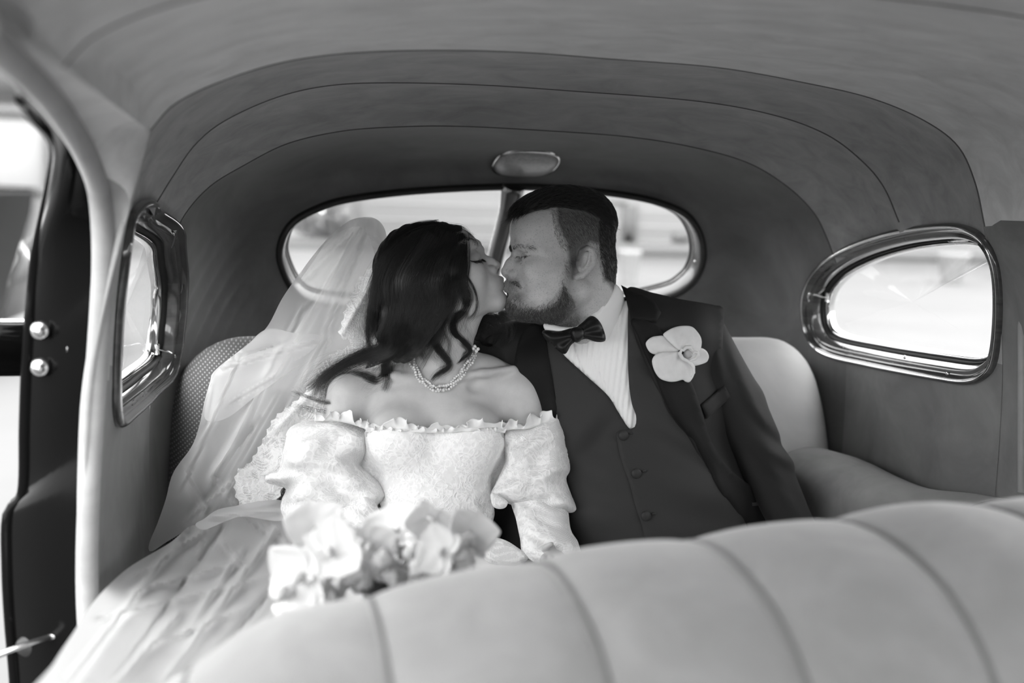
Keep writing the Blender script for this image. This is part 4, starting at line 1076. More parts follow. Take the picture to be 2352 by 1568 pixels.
# collar band and shirt front
pleat = lambda x, y, d: 4.2*np.abs(((x+.12*(y-800))/13.0) % 1*2-1)**.5-.5+1.5*np.exp(-((y-905-.3*(x-1430))/7)**2)
patch('shirt_front', [(1268, 770), (1300, 730), (1440, 690), (1452, 720), (1452, 850), (1459, 921), (1470, 960), (1462, 1000), (1440, 1000), (1410, 950), (1380, 915), (1330, 870), (1285, 822)], bvT, 5, 'shirt', groom, 3, pleat, 3.2, True, 10)
patch('shirt_placket', [(1318, 782), (1352, 780), (1366, 830), (1392, 880), (1420, 930), (1400, 918), (1370, 890), (1336, 846)], bvT, 8, 'shirt', groom, 2, None, 7, True, 10)
neckz = lambda x, y: np.interp(x, [1250, 1300, 1340, 1380, 1415, 1440], [38, 58, 58, 40, 6, -24])
pillow('collar', [(1414, 652), (1430, 672), (1434, 705), (1416, 747), (1397, 779), (1388, 784), (1370, 770), (1356, 745), (1356, 727), (1370, 714), (1392, 688), (1408, 664)], neckz, 10, 8, 9, 'shirt', groom, lambda x, y, d: 0*x, 6)
pillow('collar', [(1250, 742), (1290, 750), (1322, 750), (1340, 738), (1345, 750), (1322, 768), (1290, 770), (1256, 762)], lambda x, y: neckz(x, y)+2, 8, 8, 8, 'shirt', groom, None, 6)
crease = lambda cx_, cy_, f_: (lambda x, y, d: 3.0*np.sin(np.arctan2(y-cy_, x-cx_)*f_))
pillow('bow_wing', [(1248, 758), (1284, 760), (1318, 753), (1330, 764), (1328, 778), (1312, 792), (1297, 813), (1272, 796), (1249, 775)], 66, 12, 8, 14, 'bow', groom, crease(1330, 768, 11), 5)
pillow('bow_wing', [(1322, 756), (1340, 738), (1357, 725), (1372, 732), (1384, 750), (1391, 781), (1370, 785), (1346, 778), (1326, 782)], 66, 13, 8, 14, 'bow', groom, crease(1322, 768, 11), 5)
pillow('bow_knot', [(1310, 758), (1324, 750), (1340, 754), (1342, 772), (1328, 786), (1314, 780)], 78, 12, 8, 12, 'bow', groom, None, 5)
# waistcoat : under and over fronts with the edge between them
vn = lambda x, y, d: 1.5*np.sin(x*.03+y*.02)
patch('waistcoat_front', [(1250, 762), (1294, 814), (1347, 863), (1396, 908), (1419, 944), (1446, 985), (1480, 1010), (1500, 1240), (1520, 1420), (1260, 1420), (1280, 1100), (1262, 960), (1256, 860)], bvT, 15, 'waistcoat_wool', groom, 4, vn, 9, True, 4)
patch('waistcoat_front', [(1443, 706), (1443, 850), (1450, 921), (1461, 955), (1458, 980), (1440, 986), (1422, 988), (1416, 1000), (1428, 1060), (1446, 1110), (1460, 1165), (1478, 1225), (1510, 1420), (1780, 1420), (1740, 1200), (1660, 1100), (1610, 1000), (1545, 920), (1510, 850), (1480, 780), (1455, 710)], bvT, 18, 'waistcoat_wool', groom, 4, vn, 9, True, 4)
for bx_, by_ in ((1432, 1000), (1462, 1087), (1484, 1185)):
    h = bvT.ray_cast(Vector((bx_, by_, 500)), Vector((0, 0, -1))); z = h[0].z+20; V = []
    for r_, dz in ((11.5, 0), (12, 3), (10.5, 6), (6, 8), (0.1, 8.6)):
        for a in np.linspace(0, 2*math.pi, 22, endpoint=False): V.append((bx_+r_*math.cos(a), by_+r_*math.sin(a), z+dz))
    meshobj('waistcoat_button', fig(V), grid_faces(5, 22, False, True), 'button', groom)
    pillow('buttonhole', [(bx_+13, by_-7), (bx_+21, by_-8), (bx_+22, by_-3), (bx_+13, by_-3)], z, 2, 1, 3, 'button', groom, None, 3)
# open jacket fronts: panel, lapel, collar, pocket
patch('jacket_front', [(1440, 662), (1500, 672), (1560, 686), (1640, 700), (1662, 712), (1660, 790), (1661, 868), (1681, 912), (1714, 1029), (1724, 1113), (1830, 1184), (1880, 1260), (1760, 1300), (1690, 1190), (1640, 1120), (1590, 1020), (1530, 940), (1500, 872), (1470, 800), (1450, 740)], bvT, 24, 'jacket_wool', groom, 5, lambda x, y, d: 3*np.sin((x-y*.45)*.035)+2*np.sin((x+y)*.02), 9, True, 14, -70, 4)
patch('lapel', [(1506, 746), (1530, 775), (1560, 820), (1590, 880), (1614, 950), (1637, 1020), (1673, 1073), (1722, 1113), (1780, 1150), (1830, 1186), (1870, 1240), (1770, 1290), (1704, 1196), (1651, 1127), (1602, 1031), (1539, 946), (1508, 873), (1480, 812), (1462, 766), (1448, 740), (1460, 730)], bvT, 34, 'lapel_wool', groom, 5, None, 9, True, 16, -62, 5)
patch('jacket_collar', [(1426, 654), (1445, 664), (1480, 676), (1504, 692), (1519, 718), (1507, 742), (1476, 738), (1450, 742), (1446, 712), (1436, 680)], bvT, 34, 'lapel_wool', groom, 5, None, 7, False, 8, -60, 4)
patch('jacket_front', [(1248, 760), (1262, 830), (1276, 910), (1292, 1000), (1300, 1200), (1240, 1300), (1200, 1200), (1190, 1000), (1180, 860), (1190, 790), (1205, 756), (1226, 742)], bvT, 22, 'lapel_wool', groom, 5, None, 9, True, 10)
patch('pocket_welt', [(1610, 930), (1664, 884), (1679, 912), (1623, 962)], bvT, 34, 'jacket_wool', groom, 3, None, 7, False, 10, -58, 1)
patch('buttonhole', [(1727, 1154), (1752, 1152), (1754, 1160), (1728, 1162)], bvT, 41, 'waistcoat_wool', groom, 3, None, 4, False, 4, -58, 1)
# trousers: hips and thighs going forward under the front seat line
f = Field((1300, 1250, -220), (1800, 1700, 480), 12)
f.cone([(1430, 1440, -60, 95), (1400, 1500, 200, 88), (1390, 1520, 420, 72)], 30); f.cone([(1600, 1440, -60, 95), (1620, 1500, 200, 88), (1640, 1520, 420, 72)], 30)
Vq, Fq = f.mesh(); fastmesh('trousers', fig(Vq), Fq, 'jacket_wool', groom)
# sleeve hand resting on the thigh, mostly out of sight
f = Field((1780, 1330, 20), (1960, 1560, 260), 4)
f.cone([(1868, 1370, 90, 30), (1872, 1410, 130, 30)], 8); f.ell((1872, 1430, 150), (40, 26, 34), 10)
for dx, L in ((-28, 44), (-10, 54), (10, 52), (28, 42)): f.cone([(1872+dx*.8, 1438, 165, 11), (1872+dx*1.1, 1446, 165+L*.6, 10), (1872+dx*1.15, 1462, 165+L, 8)], 4)
f.cone([(1840, 1428, 140, 12), (1818, 1436, 165, 10), (1814, 1448, 185, 9)], 5)
Vq, Fq = f.mesh(); hnd = fastmesh('hand', fig(Vq), Fq, 'skin_fair', groom); tone_attr(hnd, np.ones(len(Vq)))
settle(groom)
# ================================================================ THE BRIDE
bride = empty('person', (-.35, 1.72, ZB), label='woman in white lace off-shoulder dress with long dark wavy hair, kissing the man', cat='person')
f = Field((820, 470, -125), (1200, 860, 125), 2.0)
f.ell((978, 622, 0), (112, 100, 92), 12)
f.ell((1036, 594, 0), (73, 74, 70), 22)
f.ell((1070, 642, 0), (66, 58, 60), 20)
f.ell((1108, 664, 0), (36, 36, 44), 16)
f.ell((1142, 690, 0), (26, 24, 25), 14)
f.cone([(1134, 692, 8, 20), (1090, 702, 40, 24), (1040, 690, 62, 26)], 16, mir=True)
f.ell((1085, 628, 48), (38, 34, 24), 18, mir=True)
f.ell((1078, 660, 44), (42, 40, 26), 18, mir=True)
f.cone([(1103, 574, 0, 6), (1093, 562, 24, 6), (1078, 556, 44, 7), (1062, 562, 56, 7)], 14, mir=True)
f.ell((1110, 586, 30), (13, 14, 15), 8, 'sub', mir=True)
f.ell((1093, 590, 36), (16, 16, 17), 5, mir=True)
f.cone([(1109, 590, 0, 8), (1128, 600, 0, 8.5), (1140, 609, 0, 10.5)], 8)
f.ell((1134, 619, 11), (11, 9, 8), 5, mir=True, rot=30)
f.ell((1141, 626, 7), (5, 3, 3.5), 2.5, 'sub', mir=True)
f.ell((1131, 653, 0), (26, 25, 34), 12)
f.cone([(1151, 642, 0, 7), (1144, 643, 13, 6), (1132, 648, 24, 3)], 4.5, mir=True)
f.cone([(1154, 656, 0, 8), (1147, 657, 12, 7), (1133, 652, 24, 3)], 4.5, mir=True)
f.cone([(1157, 650, 0, 1), (1144, 650, 16, 1), (1130, 649, 28, 1)], 3, 'sub', mir=True)
f.cone([(1108, 594, 32, 1), (1105, 600, 46, 1), (1090, 603, 54, 1), (1076, 598, 54, 1)], 2.5, 'sub', mir=True)
f.cone([(1110, 578, 32, 1), (1100, 576, 48, 1), (1082, 580, 56, 1)], 4, 'sub', mir=True)
f.cone([(1030, 700, -6, 58), (1026, 760, -14, 56), (1020, 860, -30, 60)], 26)
f.cone([(1094, 708, 0, 22), (1066, 740, 0, 36)], 18)
V, F = f.mesh(); V = relax(V, F, 1, .35); BX = (1000, 620, 0)
bx_, by_, bs_ = V[:, 0].copy(), V[:, 1].copy(), V[:, 2].copy()
V = turn(V, BX, 8)
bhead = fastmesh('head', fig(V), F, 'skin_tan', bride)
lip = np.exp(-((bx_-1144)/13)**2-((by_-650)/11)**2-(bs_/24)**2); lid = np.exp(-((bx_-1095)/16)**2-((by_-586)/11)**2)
tone_attr(bhead, np.clip(.88-.30*lip-.32*lid, .1, 1)); bvB = bvh_world(V, F)  # face toned below the body: the chest's brighter light put into skin colour
short_hair('eyebrow', 300, [(1104, 572), (1096, 553), (1082, 548), (1068, 556), (1064, 562), (1082, 554), (1092, 558), (1099, 572)], bvB, 9, lambda P: np.stack([np.full(len(P), -.8), -.2+.012*(1090-P[:, 0]), np.zeros(len(P))], 1), .0002, 'hair_dark', bride, .2, 4, .15)
short_hair('eyelashes', 130, [(1074, 596), (1090, 601), (1107, 597), (1108, 592), (1090, 598)], bvB, 13, lambda P: np.stack([np.full(len(P), .6), np.full(len(P), .5), np.full(len(P), .4)], 1), .00026, 'hair_dark', bride, .7, 4, .15)
# ---- shoulders, chest and arms: one skin
f = Field((640, 740, -200), (1380, 1320, 160), 4.5)
f.cone([(1026, 740, -16, 57), (1020, 850, -30, 62)], 20)
f.ell((995, 950, -50), (182, 125, 100), 30)
f.cone([(1020, 850, -40, 52), (1110, 868, -50, 48), (1190, 892, -48, 46)], 30)
f.cone([(1020, 850, -40, 52), (920, 880, -50, 48), (810, 905, -48, 50)], 30)
f.cone([(808, 912, -42, 60), (766, 1040, -25, 38), (770, 1150, 10, 42), (850, 1245, 75, 36)], 22)
f.cone([(1196, 905, -40, 54), (1232, 1020, -25, 36), (1235, 1120, 10, 38), (1262, 1230, 85, 30)], 22)
f.ell((920, 1010, 30), (82, 84, 62), 22); f.ell((1078, 1010, 30), (82, 84, 62), 22)
f.cone([(1000, 940, 62, 6), (1001, 985, 84, 8), (1001, 1060, 88, 8)], 14, 'sub')
f.ell((1000, 1180, -10), (138, 170, 98), 40)
f.cone([(1045, 868, 22, 9), (1110, 858, 18, 8), (1180, 846, -8, 8)], 16)
f.cone([(985, 872, 20, 8), (910, 866, 14, 8), (840, 862, -10, 8)], 16)
f.ell((1098, 885, 22), (22, 12, 10), 14, 'sub', rot=-20); f.ell((1020, 878, 40), (12, 10, 10), 10, 'sub')
V, F = f.mesh(); V = relax(V, F, 2, .5); bvY = bvh_world(V, F)
f.warp(lambda X, Y, Z: 14*np.clip((Y-1004)/14, 0, 1)*np.clip((1215-Y)/20, 0, 1)+0*X+0*Z)       # the bodice and sleeves lie over this part
V, F = f.mesh(); V = relax(V, F, 2, .5)
body = fastmesh('body', fig(V), F, 'skin_tan', bride); tone_attr(body, np.full(len(V), 1.0))  # full tone, above the head's: light on the chest painted into the skin

# ---- lace
def lace(name, mesh_alpha=.55, base=.86, scale=1.0, dark=.6):
    """embroidered flowers on net: relief and thread, with real gaps between the net's threads"""
    M, nt, b = mat(name, base, .75, spec=.2, sheen=.15, trans=0)
    v = vmap(nt); N = nt.nodes
    dn = N.new('ShaderNodeTexNoise'); dn.inputs['Scale'].default_value = 30*scale; nt.links.new(v, dn.inputs['Vector'])
    ad = N.new('ShaderNodeVectorMath'); ad.operation = 'MULTIPLY_ADD'; ad.inputs[1].default_value = (.03,)*3
    nt.links.new(dn.outputs['Color'], ad.inputs[0]); nt.links.new(v, ad.inputs[2])
    vo = N.new('ShaderNodeTexVoronoi'); vo.feature = 'DISTANCE_TO_EDGE'; vo.inputs['Scale'].default_value = 120*scale; nt.links.new(ad.outputs[0], vo.inputs['Vector'])
    v2 = N.new('ShaderNodeTexVoronoi'); v2.feature = 'F1'; v2.inputs['Scale'].default_value = 34*scale; nt.links.new(ad.outputs[0], v2.inputs['Vector'])
    petals = N.new('ShaderNodeMath'); petals.operation = 'SINE'; mu = N.new('ShaderNodeMath'); mu.operation = 'MULTIPLY'; mu.inputs[1].default_value = 26
    nt.links.new(v2.outputs['Distance'], mu.inputs[0]); nt.links.new(mu.outputs[0], petals.inputs[0])
    cord = ramp(nt, vo.outputs['Distance'], [(.0, 1.0), (.07, .9), (.14, .15), (.5, .0)])
    h = N.new('ShaderNodeMath'); h.operation = 'MULTIPLY_ADD'; h.inputs[1].default_value = .35; nt.links.new(petals.outputs[0], h.inputs[0]); nt.links.new(cord, h.inputs[2])
    mask = ramp(nt, noise(nt, 26*scale, 3, .6, .4, v), [(.40, 0), (.50, 1)])
    hm = N.new('ShaderNodeMath'); hm.operation = 'MULTIPLY'; nt.links.new(h.outputs[0], hm.inputs[0]); nt.links.new(mask, hm.inputs[1])
    bump(nt, hm.outputs[0], .6, .0009, b)
    nt.links.new(ramp(nt, hm.outputs[0], [(.0, base*.93), (.5, min(1, base*1.05))]), b.inputs['Base Color'])
    net = N.new('ShaderNodeTexVoronoi'); net.feature = 'DISTANCE_TO_EDGE'; net.inputs['Scale'].default_value = 560; net.inputs['Randomness'].default_value = .25; nt.links.new(v, net.inputs['Vector'])
    na = ramp(nt, net.outputs['Distance'], [(.10, 1), (.22, mesh_alpha)])
    mx = N.new('ShaderNodeMath'); mx.operation = 'MAXIMUM'; nt.links.new(na, mx.inputs[0]); nt.links.new(mask, mx.inputs[1]); nt.links.new(mx.outputs[0], b.inputs['Alpha'])
    MAT[name] = M
lace('lace_solid', 1.0, .84, 1.0); lace('lace_net', .72, .80, .8); lace('lace_veil', .30, .86, 1.2)
M, nt, b = mat('ruffle_chiffon', .86, .7, sheen=.1, alpha=.90); MAT['chiffon'] = M

lacebump = lambda x, y, d: 1.2*np.sin(x*.21)*np.sin(y*.17)+.8*np.sin(x*.47+y*.2)*np.sin(y*.4-x*.1)
patch('bodice', [(820, 996), (925, 984), (1000, 988), (1080, 984), (1180, 984), (1184, 1030), (1176, 1060), (1152, 1114), (1134, 1145), (1136, 1180), (1130, 1225), (1150, 1330), (1160, 1420), (820, 1420), (850, 1300), (862, 1220), (876, 1170), (850, 1120), (802, 1066), (808, 1030)], bvY, 13, 'lace_solid', bride, 4, lacebump, 6, True, 6, -20, 2)
def slv(seed, amp, ang, fr):
    def g(x, y, d):
        u = x*math.cos(ang)+y*math.sin(ang); w = -x*math.sin(ang)+y*math.cos(ang)
        return amp*(np.sin(w*fr+2*np.sin(u*.02+seed))+.5*np.sin(w*fr*2.1+u*.03+seed*2)+.35*np.sin(u*.09+w*.05+seed))
    return g
pillow('sleeve_puff', [(728, 962), (700, 966), (664, 984), (651, 1022), (642, 1075), (625, 1084), (608, 1092), (612, 1108), (640, 1116), (656, 1124), (646, 1150), (644, 1180), (662, 1217), (720, 1212), (776, 1204), (830, 1191), (862, 1170), (884, 1148), (888, 1132), (864, 1100), (830, 1070), (838, 1050), (846, 1030), (848, 998), (830, 980), (780, 962)], lambda x, y: -30+np.clip((y-960)*.22, 0, 60), 86, 40, 62, 'lace_net', bride, slv(1, 7, .25, .075), 5.5)
pillow('sleeve_puff', [(1160, 970), (1200, 966), (1250, 955), (1291, 948), (1294, 966), (1305, 1018), (1311, 1076), (1301, 1099), (1312, 1135), (1325, 1172), (1286, 1178), (1240, 1172), (1198, 1165), (1166, 1156), (1129, 1138), (1135, 1116), (1150, 1085), (1160, 1056), (1152, 1022), (1148, 995)], lambda x, y: -20+np.clip((y-960)*.25, 0, 60), 72, 40, 52, 'lace_net', bride, slv(4, 7, -.15, .08), 5.5)
pillow('sleeve_cuff', [(1172, 1130), (1186, 1196), (1194, 1235), (1204, 1275), (1260, 1300), (1330, 1290), (1329, 1248), (1311, 1215), (1296, 1150), (1230, 1120)], lambda x, y: 34+np.clip((y-1150)*.8, 0, 120), 46, 50, 44, 'lace_net', bride, slv(2, 3, .5, .14), 5)
pillow('sleeve_cuff', [(740, 1160), (780, 1160), (850, 1140), (900, 1240), (930, 1290), (860, 1320), (780, 1280)], lambda x, y: 75+np.clip((y-1190)*.8, 0, 90), 44, 50, 40, 'lace_net', bride, slv(3, 3, .5, .14), 6)
def ruffle(name, path, h, z, amp, waves, seed):
    n = 220; P = catmull(np.array(path, float), n); r = np.random.RandomState(seed)
    t = np.linspace(0, 1, n); ph = np.cumsum(1+.7*np.sin(t*17+seed)+.4*np.sin(t*41+seed*2)); ph = ph/ph[-1]*waves*2*math.pi
    hh = h*(.75+.3*np.sin(t*23+seed)+.25*np.sin(t*9+seed*3)); V = []; m_ = 7
    for j in range(m_):
        v = j/(m_-1)
        V.append(np.stack([P[:, 0]+np.cos(ph)*amp*.55*v, P[:, 1]-hh*v*(1-.25*v)+3*np.sin(ph*2+seed)*v, z(P[:, 0])+np.sin(ph)*amp*v+8*v], 1))
    G = np.stack(V, 1)
    o = meshobj(name, fig(G.reshape(-1, 3)), grid_faces(n, m_), 'chiffon', bride); solid(o, .0006); return o
torsoz = lambda x: np.interp(x, [700, 740, 800, 850, 920, 1000, 1080, 1155, 1200, 1260, 1300], [-10, 25, 46, 60, 96, 90, 96, 62, 52, 30, 0])
ruffle('ruffle', [(722, 968), (760, 966), (800, 972), (836, 984), (856, 990)], 34, torsoz, 11, 5, 1)
ruffle('ruffle', [(838, 986), (858, 990), (900, 988), (960, 990), (1010, 990), (1070, 988), (1120, 988), (1160, 988)], 30, lambda x: torsoz(x)+4, 12, 8, 2)
ruffle('ruffle', [(838, 992), (900, 990), (1000, 994), (1100, 990), (1160, 994)], 14, lambda x: torsoz(x)+9, 8, 11, 5)
ruffle('ruffle', [(1148, 990), (1180, 986), (1215, 984), (1255, 970), (1292, 962)], 38, torsoz, 11, 5, 3)
# right-hand sleeve's small rolled bow at the elbow
pillow('sleeve_bow', [(1128, 1132), (1150, 1140), (1166, 1152), (1160, 1166), (1142, 1168), (1130, 1158)], 90, 10, 8, 12, 'lace_net', bride, None, 4)
# hand below the cuff
f = Field((1190, 1200, 60), (1380, 1420, 280), 3.5)
f.cone([(1262, 1235, 110, 24), (1268, 1265, 140, 23)], 8); f.ell((1272, 1285, 160), (34, 24, 30), 10)
for dx, L in ((-22, 38), (-8, 48), (8, 46), (22, 36)): f.cone([(1272+dx, 1280, 178, 8.5), (1275+dx*1.1, 1288, 178+L*.6, 7.5), (1278+dx*1.1, 1306, 178+L, 6)], 3)
f.cone([(1246, 1272, 150, 9), (1252, 1258, 172, 7.5), (1266, 1250, 182, 6.5)], 4)
V, F = f.mesh(); hd = fastmesh('hand', fig(V), F, 'skin_tan', bride); tone_attr(hd, np.ones(len(V)))
# ---- long wavy hair: a dark core with combed locks over it
f = Field((780, 470, -130), (1120, 880, 140), 3.2)
f.ell((966, 612, 0), (106, 101, 103), 10)
f.ell((1010, 578, 0), (62, 68, 88), 16)
f.cone([(945, 640, 10, 84), (930, 730, 14, 76), (922, 790, 20, 44)], 24)
f.cone([(1000, 640, 50, 46), (1000, 720, 60, 34), (960, 780, 62, 24)], 16)
G = np.meshgrid(*f.ax, indexing='ij', sparse=True)
edge_x = np.interp(G[1], [470, 515, 540, 600, 640, 700, 760, 880], [1054, 1060, 1068, 1066, 1060, 1046, 1010, 960])
f.D = np.maximum(f.D, (G[0]-edge_x+.0006*(G[2]-40)**2*(G[2] < 40)+0*G[2]).astype(np.float32))
f.warp(lambda X, Y, Z: 1.6*np.sin(X*.22+Y*.05+Z*.12)+1.2*np.sin(X*.4-Y*.03+Z*.2)+0*Y)
V, F = f.mesh(); V = relax(V, F, 2, .5)
core = fastmesh('hair', fig(V), F, 'hair_dark', bride); bvH = bvh_world(V, F)
hr = np.random.RandomState(11)
def top_z(x, y, bvs, default):
    z = None
    for b_ in bvs:
        h = b_.ray_cast(Vector((x, y, 400)), Vector((0, 0, -1)))
        if h[0] is not None: z = h[0].z if z is None else max(z, h[0].z)
    return default if z is None else z
def lock(name, path, w, n, r=.00011, m='hair_dark', off=3, K=30, frizz=.12, wav=2.0, zfix=None):
    P = catmull(np.array([p[:2] for p in path], float), K)
    if zfix is None:
        z = []; last = None
        for x, y in P:
            v = top_z(x, y, (bvH, bvY, bvB), None); z.append(v)
        z = np.array([np.nan if v is None else v for v in z]); idx = np.arange(K); ok = ~np.isnan(z)
        z = np.interp(idx, idx[ok], z[ok]) if ok.any() else np.full(K, 0.0)
        # never let the path dip under what lies near it
        zz = np.concatenate([[z[0]]*3, z, [z[-1]]*3]); z = np.convolve(zz, np.ones(7)/7, 'valid')
        z = np.maximum(z, np.where(ok, np.nan_to_num(np.array([v if v is not None else -999 for v in z])), -999))+off
    else: z = np.interp(np.linspace(0, 1, K), np.linspace(0, 1, len(zfix)), zfix)
    T = np.gradient(P, axis=0); T /= np.linalg.norm(T, axis=1)[:, None]+1e-9; Nn = np.stack([-T[:, 1], T[:, 0]], 1)
    t = np.linspace(0, 1, K); ww = np.interp(t, np.linspace(0, 1, len(w)), w)
    u = hr.normal(size=(n, 1))*.5; u2 = hr.normal(size=(n, 1))*.28; fz = (hr.rand(n, 1) < frizz)*1.0
    ph = hr.uniform(0, 6.28, (n, 1)); fr = hr.uniform(4, 11, (n, 1)); am = wav*(.4+fz*2.6*t[None])
    lat = u*ww[None]+am*np.sin(fr*t[None]+ph)*(.3+t[None]); s = hr.uniform(0, .24, (n, 1))**1.5
    L = 1-np.abs(hr.normal(size=(n, 1)))*.10; tt = np.clip(s+t[None]*(L-s), 0, 1)*(K-1)
    i0 = np.clip(np.floor(tt).astype(int), 0, K-2); fq = tt-i0
    def g(A): return A[i0]*(1-fq)+A[i0+1]*fq
    X = g(P[:, 0])+g(Nn[:, 0])*lat; Y = g(P[:, 1])+g(Nn[:, 1])*lat
    Z = g(z)+np.abs(u2)*ww[None]*.8+fz*2*np.sin(fr*t[None]*.8+ph)+1.0
    return strands(name, np.stack([X, Y, Z], 2), r, r*.45, m, bride)
LK = [
 # over the crown and back
 ([(1062, 524), (1010, 530), (950, 560), (900, 620), (872, 700), (862, 780)], (6, 26, 34, 24), 900, 'hair_dark'),
 ([(1066, 538), (1036, 560), (985, 610), (940, 690), (915, 770), (905, 810)], (8, 30, 36, 22), 900, 'hair_dark'),
 ([(1066, 560), (1046, 610), (1010, 680), (985, 740), (950, 800)], (8, 26, 30, 18), 800, 'hair_dark'),
 ([(1010, 512), (950, 525), (902, 560), (874, 620), (860, 700), (852, 780)], (8, 14, 12, 10), 420, 'hair_dark'),
 # locks beside the face
 ([(1062, 535), (1064, 610), (1060, 650), (1073, 682), (1064, 712), (1042, 738), (1044, 764), (1064, 784), (1080, 800), (1078, 812), (1062, 824), (1048, 836)], (14, 15, 13, 10, 7, 4), 420, 'hair_dark'),
 ([(1040, 560), (1044, 640), (1034, 700), (1010, 750), (1000, 785), (1012, 808), (1030, 830), (1032, 842), (1014, 854), (1000, 862), (990, 876)], (18, 18, 16, 10, 7, 4), 420, 'hair_dark'),
 ([(1060, 620), (1082, 650), (1095, 680), (1096, 705), (1088, 722), (1070, 738)], (3, 3, 4, 6), 50, 'hair_dark'),
 ([(1050, 530), (1030, 620), (1032, 680), (1000, 730), (1006, 770), (968, 800), (975, 828)], (22, 20, 16, 8), 420, 'hair_sheen'),
 ([(1030, 530), (985, 640), (1000, 700), (962, 750), (964, 790), (930, 812), (905, 830)], (26, 26, 18, 10), 460, 'hair_sheen'),
 # lower mass and tail to the left
 ([(1000, 540), (935, 640), (942, 710), (912, 760), (914, 800), (886, 830), (886, 856), (868, 874), (838, 864), (806, 852)], (26, 24, 18, 12, 9), 520, 'hair_sheen'),
 ([(960, 550), (905, 650), (908, 720), (884, 770), (876, 800), (840, 812), (790, 836), (745, 866), (715, 888), (700, 900)], (24, 22, 18, 17, 14, 10), 560, 'hair_dark'),
 ([(960, 620), (940, 720), (912, 770), (890, 806), (850, 818), (800, 832), (750, 862), (728, 890), (722, 915)], (20, 16, 12, 10, 10), 420, 'hair_sheen'),
 ([(985, 600), (950, 700), (940, 760), (890, 812), (830, 830), (790, 850), (750, 880), (742, 920), (735, 945)], (20, 18, 16, 16, 12), 240, 'hair_dark'),
 ([(900, 780), (890, 830), (890, 870), (880, 900)], (14, 12, 10), 120, 'hair_dark'),
 ([(760, 925), (735, 920), (700, 908), (668, 897)], (8, 8, 7, 6), 42, 'hair_sheen'),
 ([(750, 945), (720, 940), (695, 934), (672, 934)], (8, 8, 8, 7), 36, 'hair_sheen'),
 ([(868, 600), (856, 680), (846, 740), (848, 790), (866, 810)], (5, 7, 8, 6), 220, 'hair_dark'),
]
for q_ in range(26):
    x0 = hr.uniform(860, 1040); y0 = hr.uniform(640, 800); LK.append(([(x0, y0-90), (x0-12, y0-40), (x0+hr.uniform(-6, 14), y0), (x0-hr.uniform(8, 34), y0+40), (x0-hr.uniform(0, 50), y0+hr.uniform(50, 90))], (3, 5, 7, 9), 26, 'hair_sheen'))
for i, (pth, w, n, m_) in enumerate(LK):
    lock('hair_lock', pth, w, n, m=m_, frizz=.2, off=4, r=.0001, wav=2.6)
lock('flyaway_hair', [(1040, 520), (1060, 522), (1075, 533), (1088, 548)], (6, 5, 4), 40, frizz=.6)

for q_, (pth, w) in enumerate([([(880, 560), (858, 640), (842, 720), (846, 790), (862, 820)], (4, 10, 16, 16)), ([(900, 790), (840, 815), (780, 838), (730, 870), (700, 900)], (8, 18, 24, 22)), ([(1000, 560), (1030, 700), (1020, 780), (1030, 840)], (8, 16, 26, 26)), ([(1062, 560), (1068, 660), (1060, 740), (1072, 800)], (4, 8, 14, 18)), ([(930, 700), (880, 800), (860, 860), (820, 880)], (10, 24, 30, 26))]):
    lock('flyaway_hair', pth, w, 110, r=.00006, frizz=1.0, wav=5, off=6)
# hair behind the neck on the far side
f = Field((1060, 690, -130), (1190, 830, 0), 3); f.ell((1124, 762, -70), (30, 34, 26), 8); f.ell((1100, 752, -60), (24, 30, 28), 14)
f.warp(lambda X, Y, Z: 1.5*np.sin(X*.3+Y*.15)+0*Z); V, F = f.mesh(); V = relax(V, F, 1, .5); fastmesh('hair', fig(V), F, 'hair_dark', bride)
lock('hair_lock', [(1092, 730), (1128, 742), (1148, 765), (1136, 795)], (22, 34, 30, 14), 500, frizz=.4, wav=5, zfix=[-30, -24, -28, -34])
lock('hair_lock', [(1112, 732), (1140, 726), (1160, 740), (1162, 770)], (8, 10, 10, 6), 140, frizz=.6, wav=5, zfix=[-34, -30, -30, -38])

# ================================================================ NECKLACE
M, nt, b = mat('pearl', .62, .12, spec=.9, coat=.8); MAT['pearl'] = M
nk = empty('necklace', tuple(fig([(1003, 890, 60)])[0]), label='twisted white pearl necklace around the bride\'s neck', cat='necklace')
NP = catmull(np.array([(938, 806), (946, 828), (958, 856), (978, 880), (1003, 892), (1028, 888), (1052, 868), (1072, 842), (1086, 818), (1094, 796)], float), 200)
bm = bmesh.new(); bmesh.ops.create_icosphere(bm, subdivisions=2, radius=1.0); pm = bpy.data.meshes.new('pearl'); bm.to_mesh(pm); bm.free()
pm.materials.append(MAT['pearl']); pm.polygons.foreach_set('use_smooth', [True]*len(pm.polygons)); rr = random.Random(5)
NN = 132
for i in range(NN):
    t = i/(NN-1)*199; k = int(min(198, t)); c = NP[k]+(NP[k+1]-NP[k])*(t-k); T = NP[k+1]-NP[k]; T /= np.linalg.norm(T)+1e-9
    a = i*2.2; off = 5.4*math.sin(a)+rr.uniform(-1, 1); x, y = c[0]-T[1]*off, c[1]+T[0]*off
    z = top_z(x, y, (bvY, bvB), 20)+4+3.5*(1+math.cos(a)); r_ = rr.choice([2.6, 3.1, 3.6, 4.1])*K0
    o = bpy.data.objects.new('pearl', pm); COL.objects.link(o); o.parent = nk
    o.matrix_parent_inverse = Matrix.Translation(-nk.location); o.location = Vector(fig([(x, y, z)])[0]); o.scale = (r_, r_, r_)

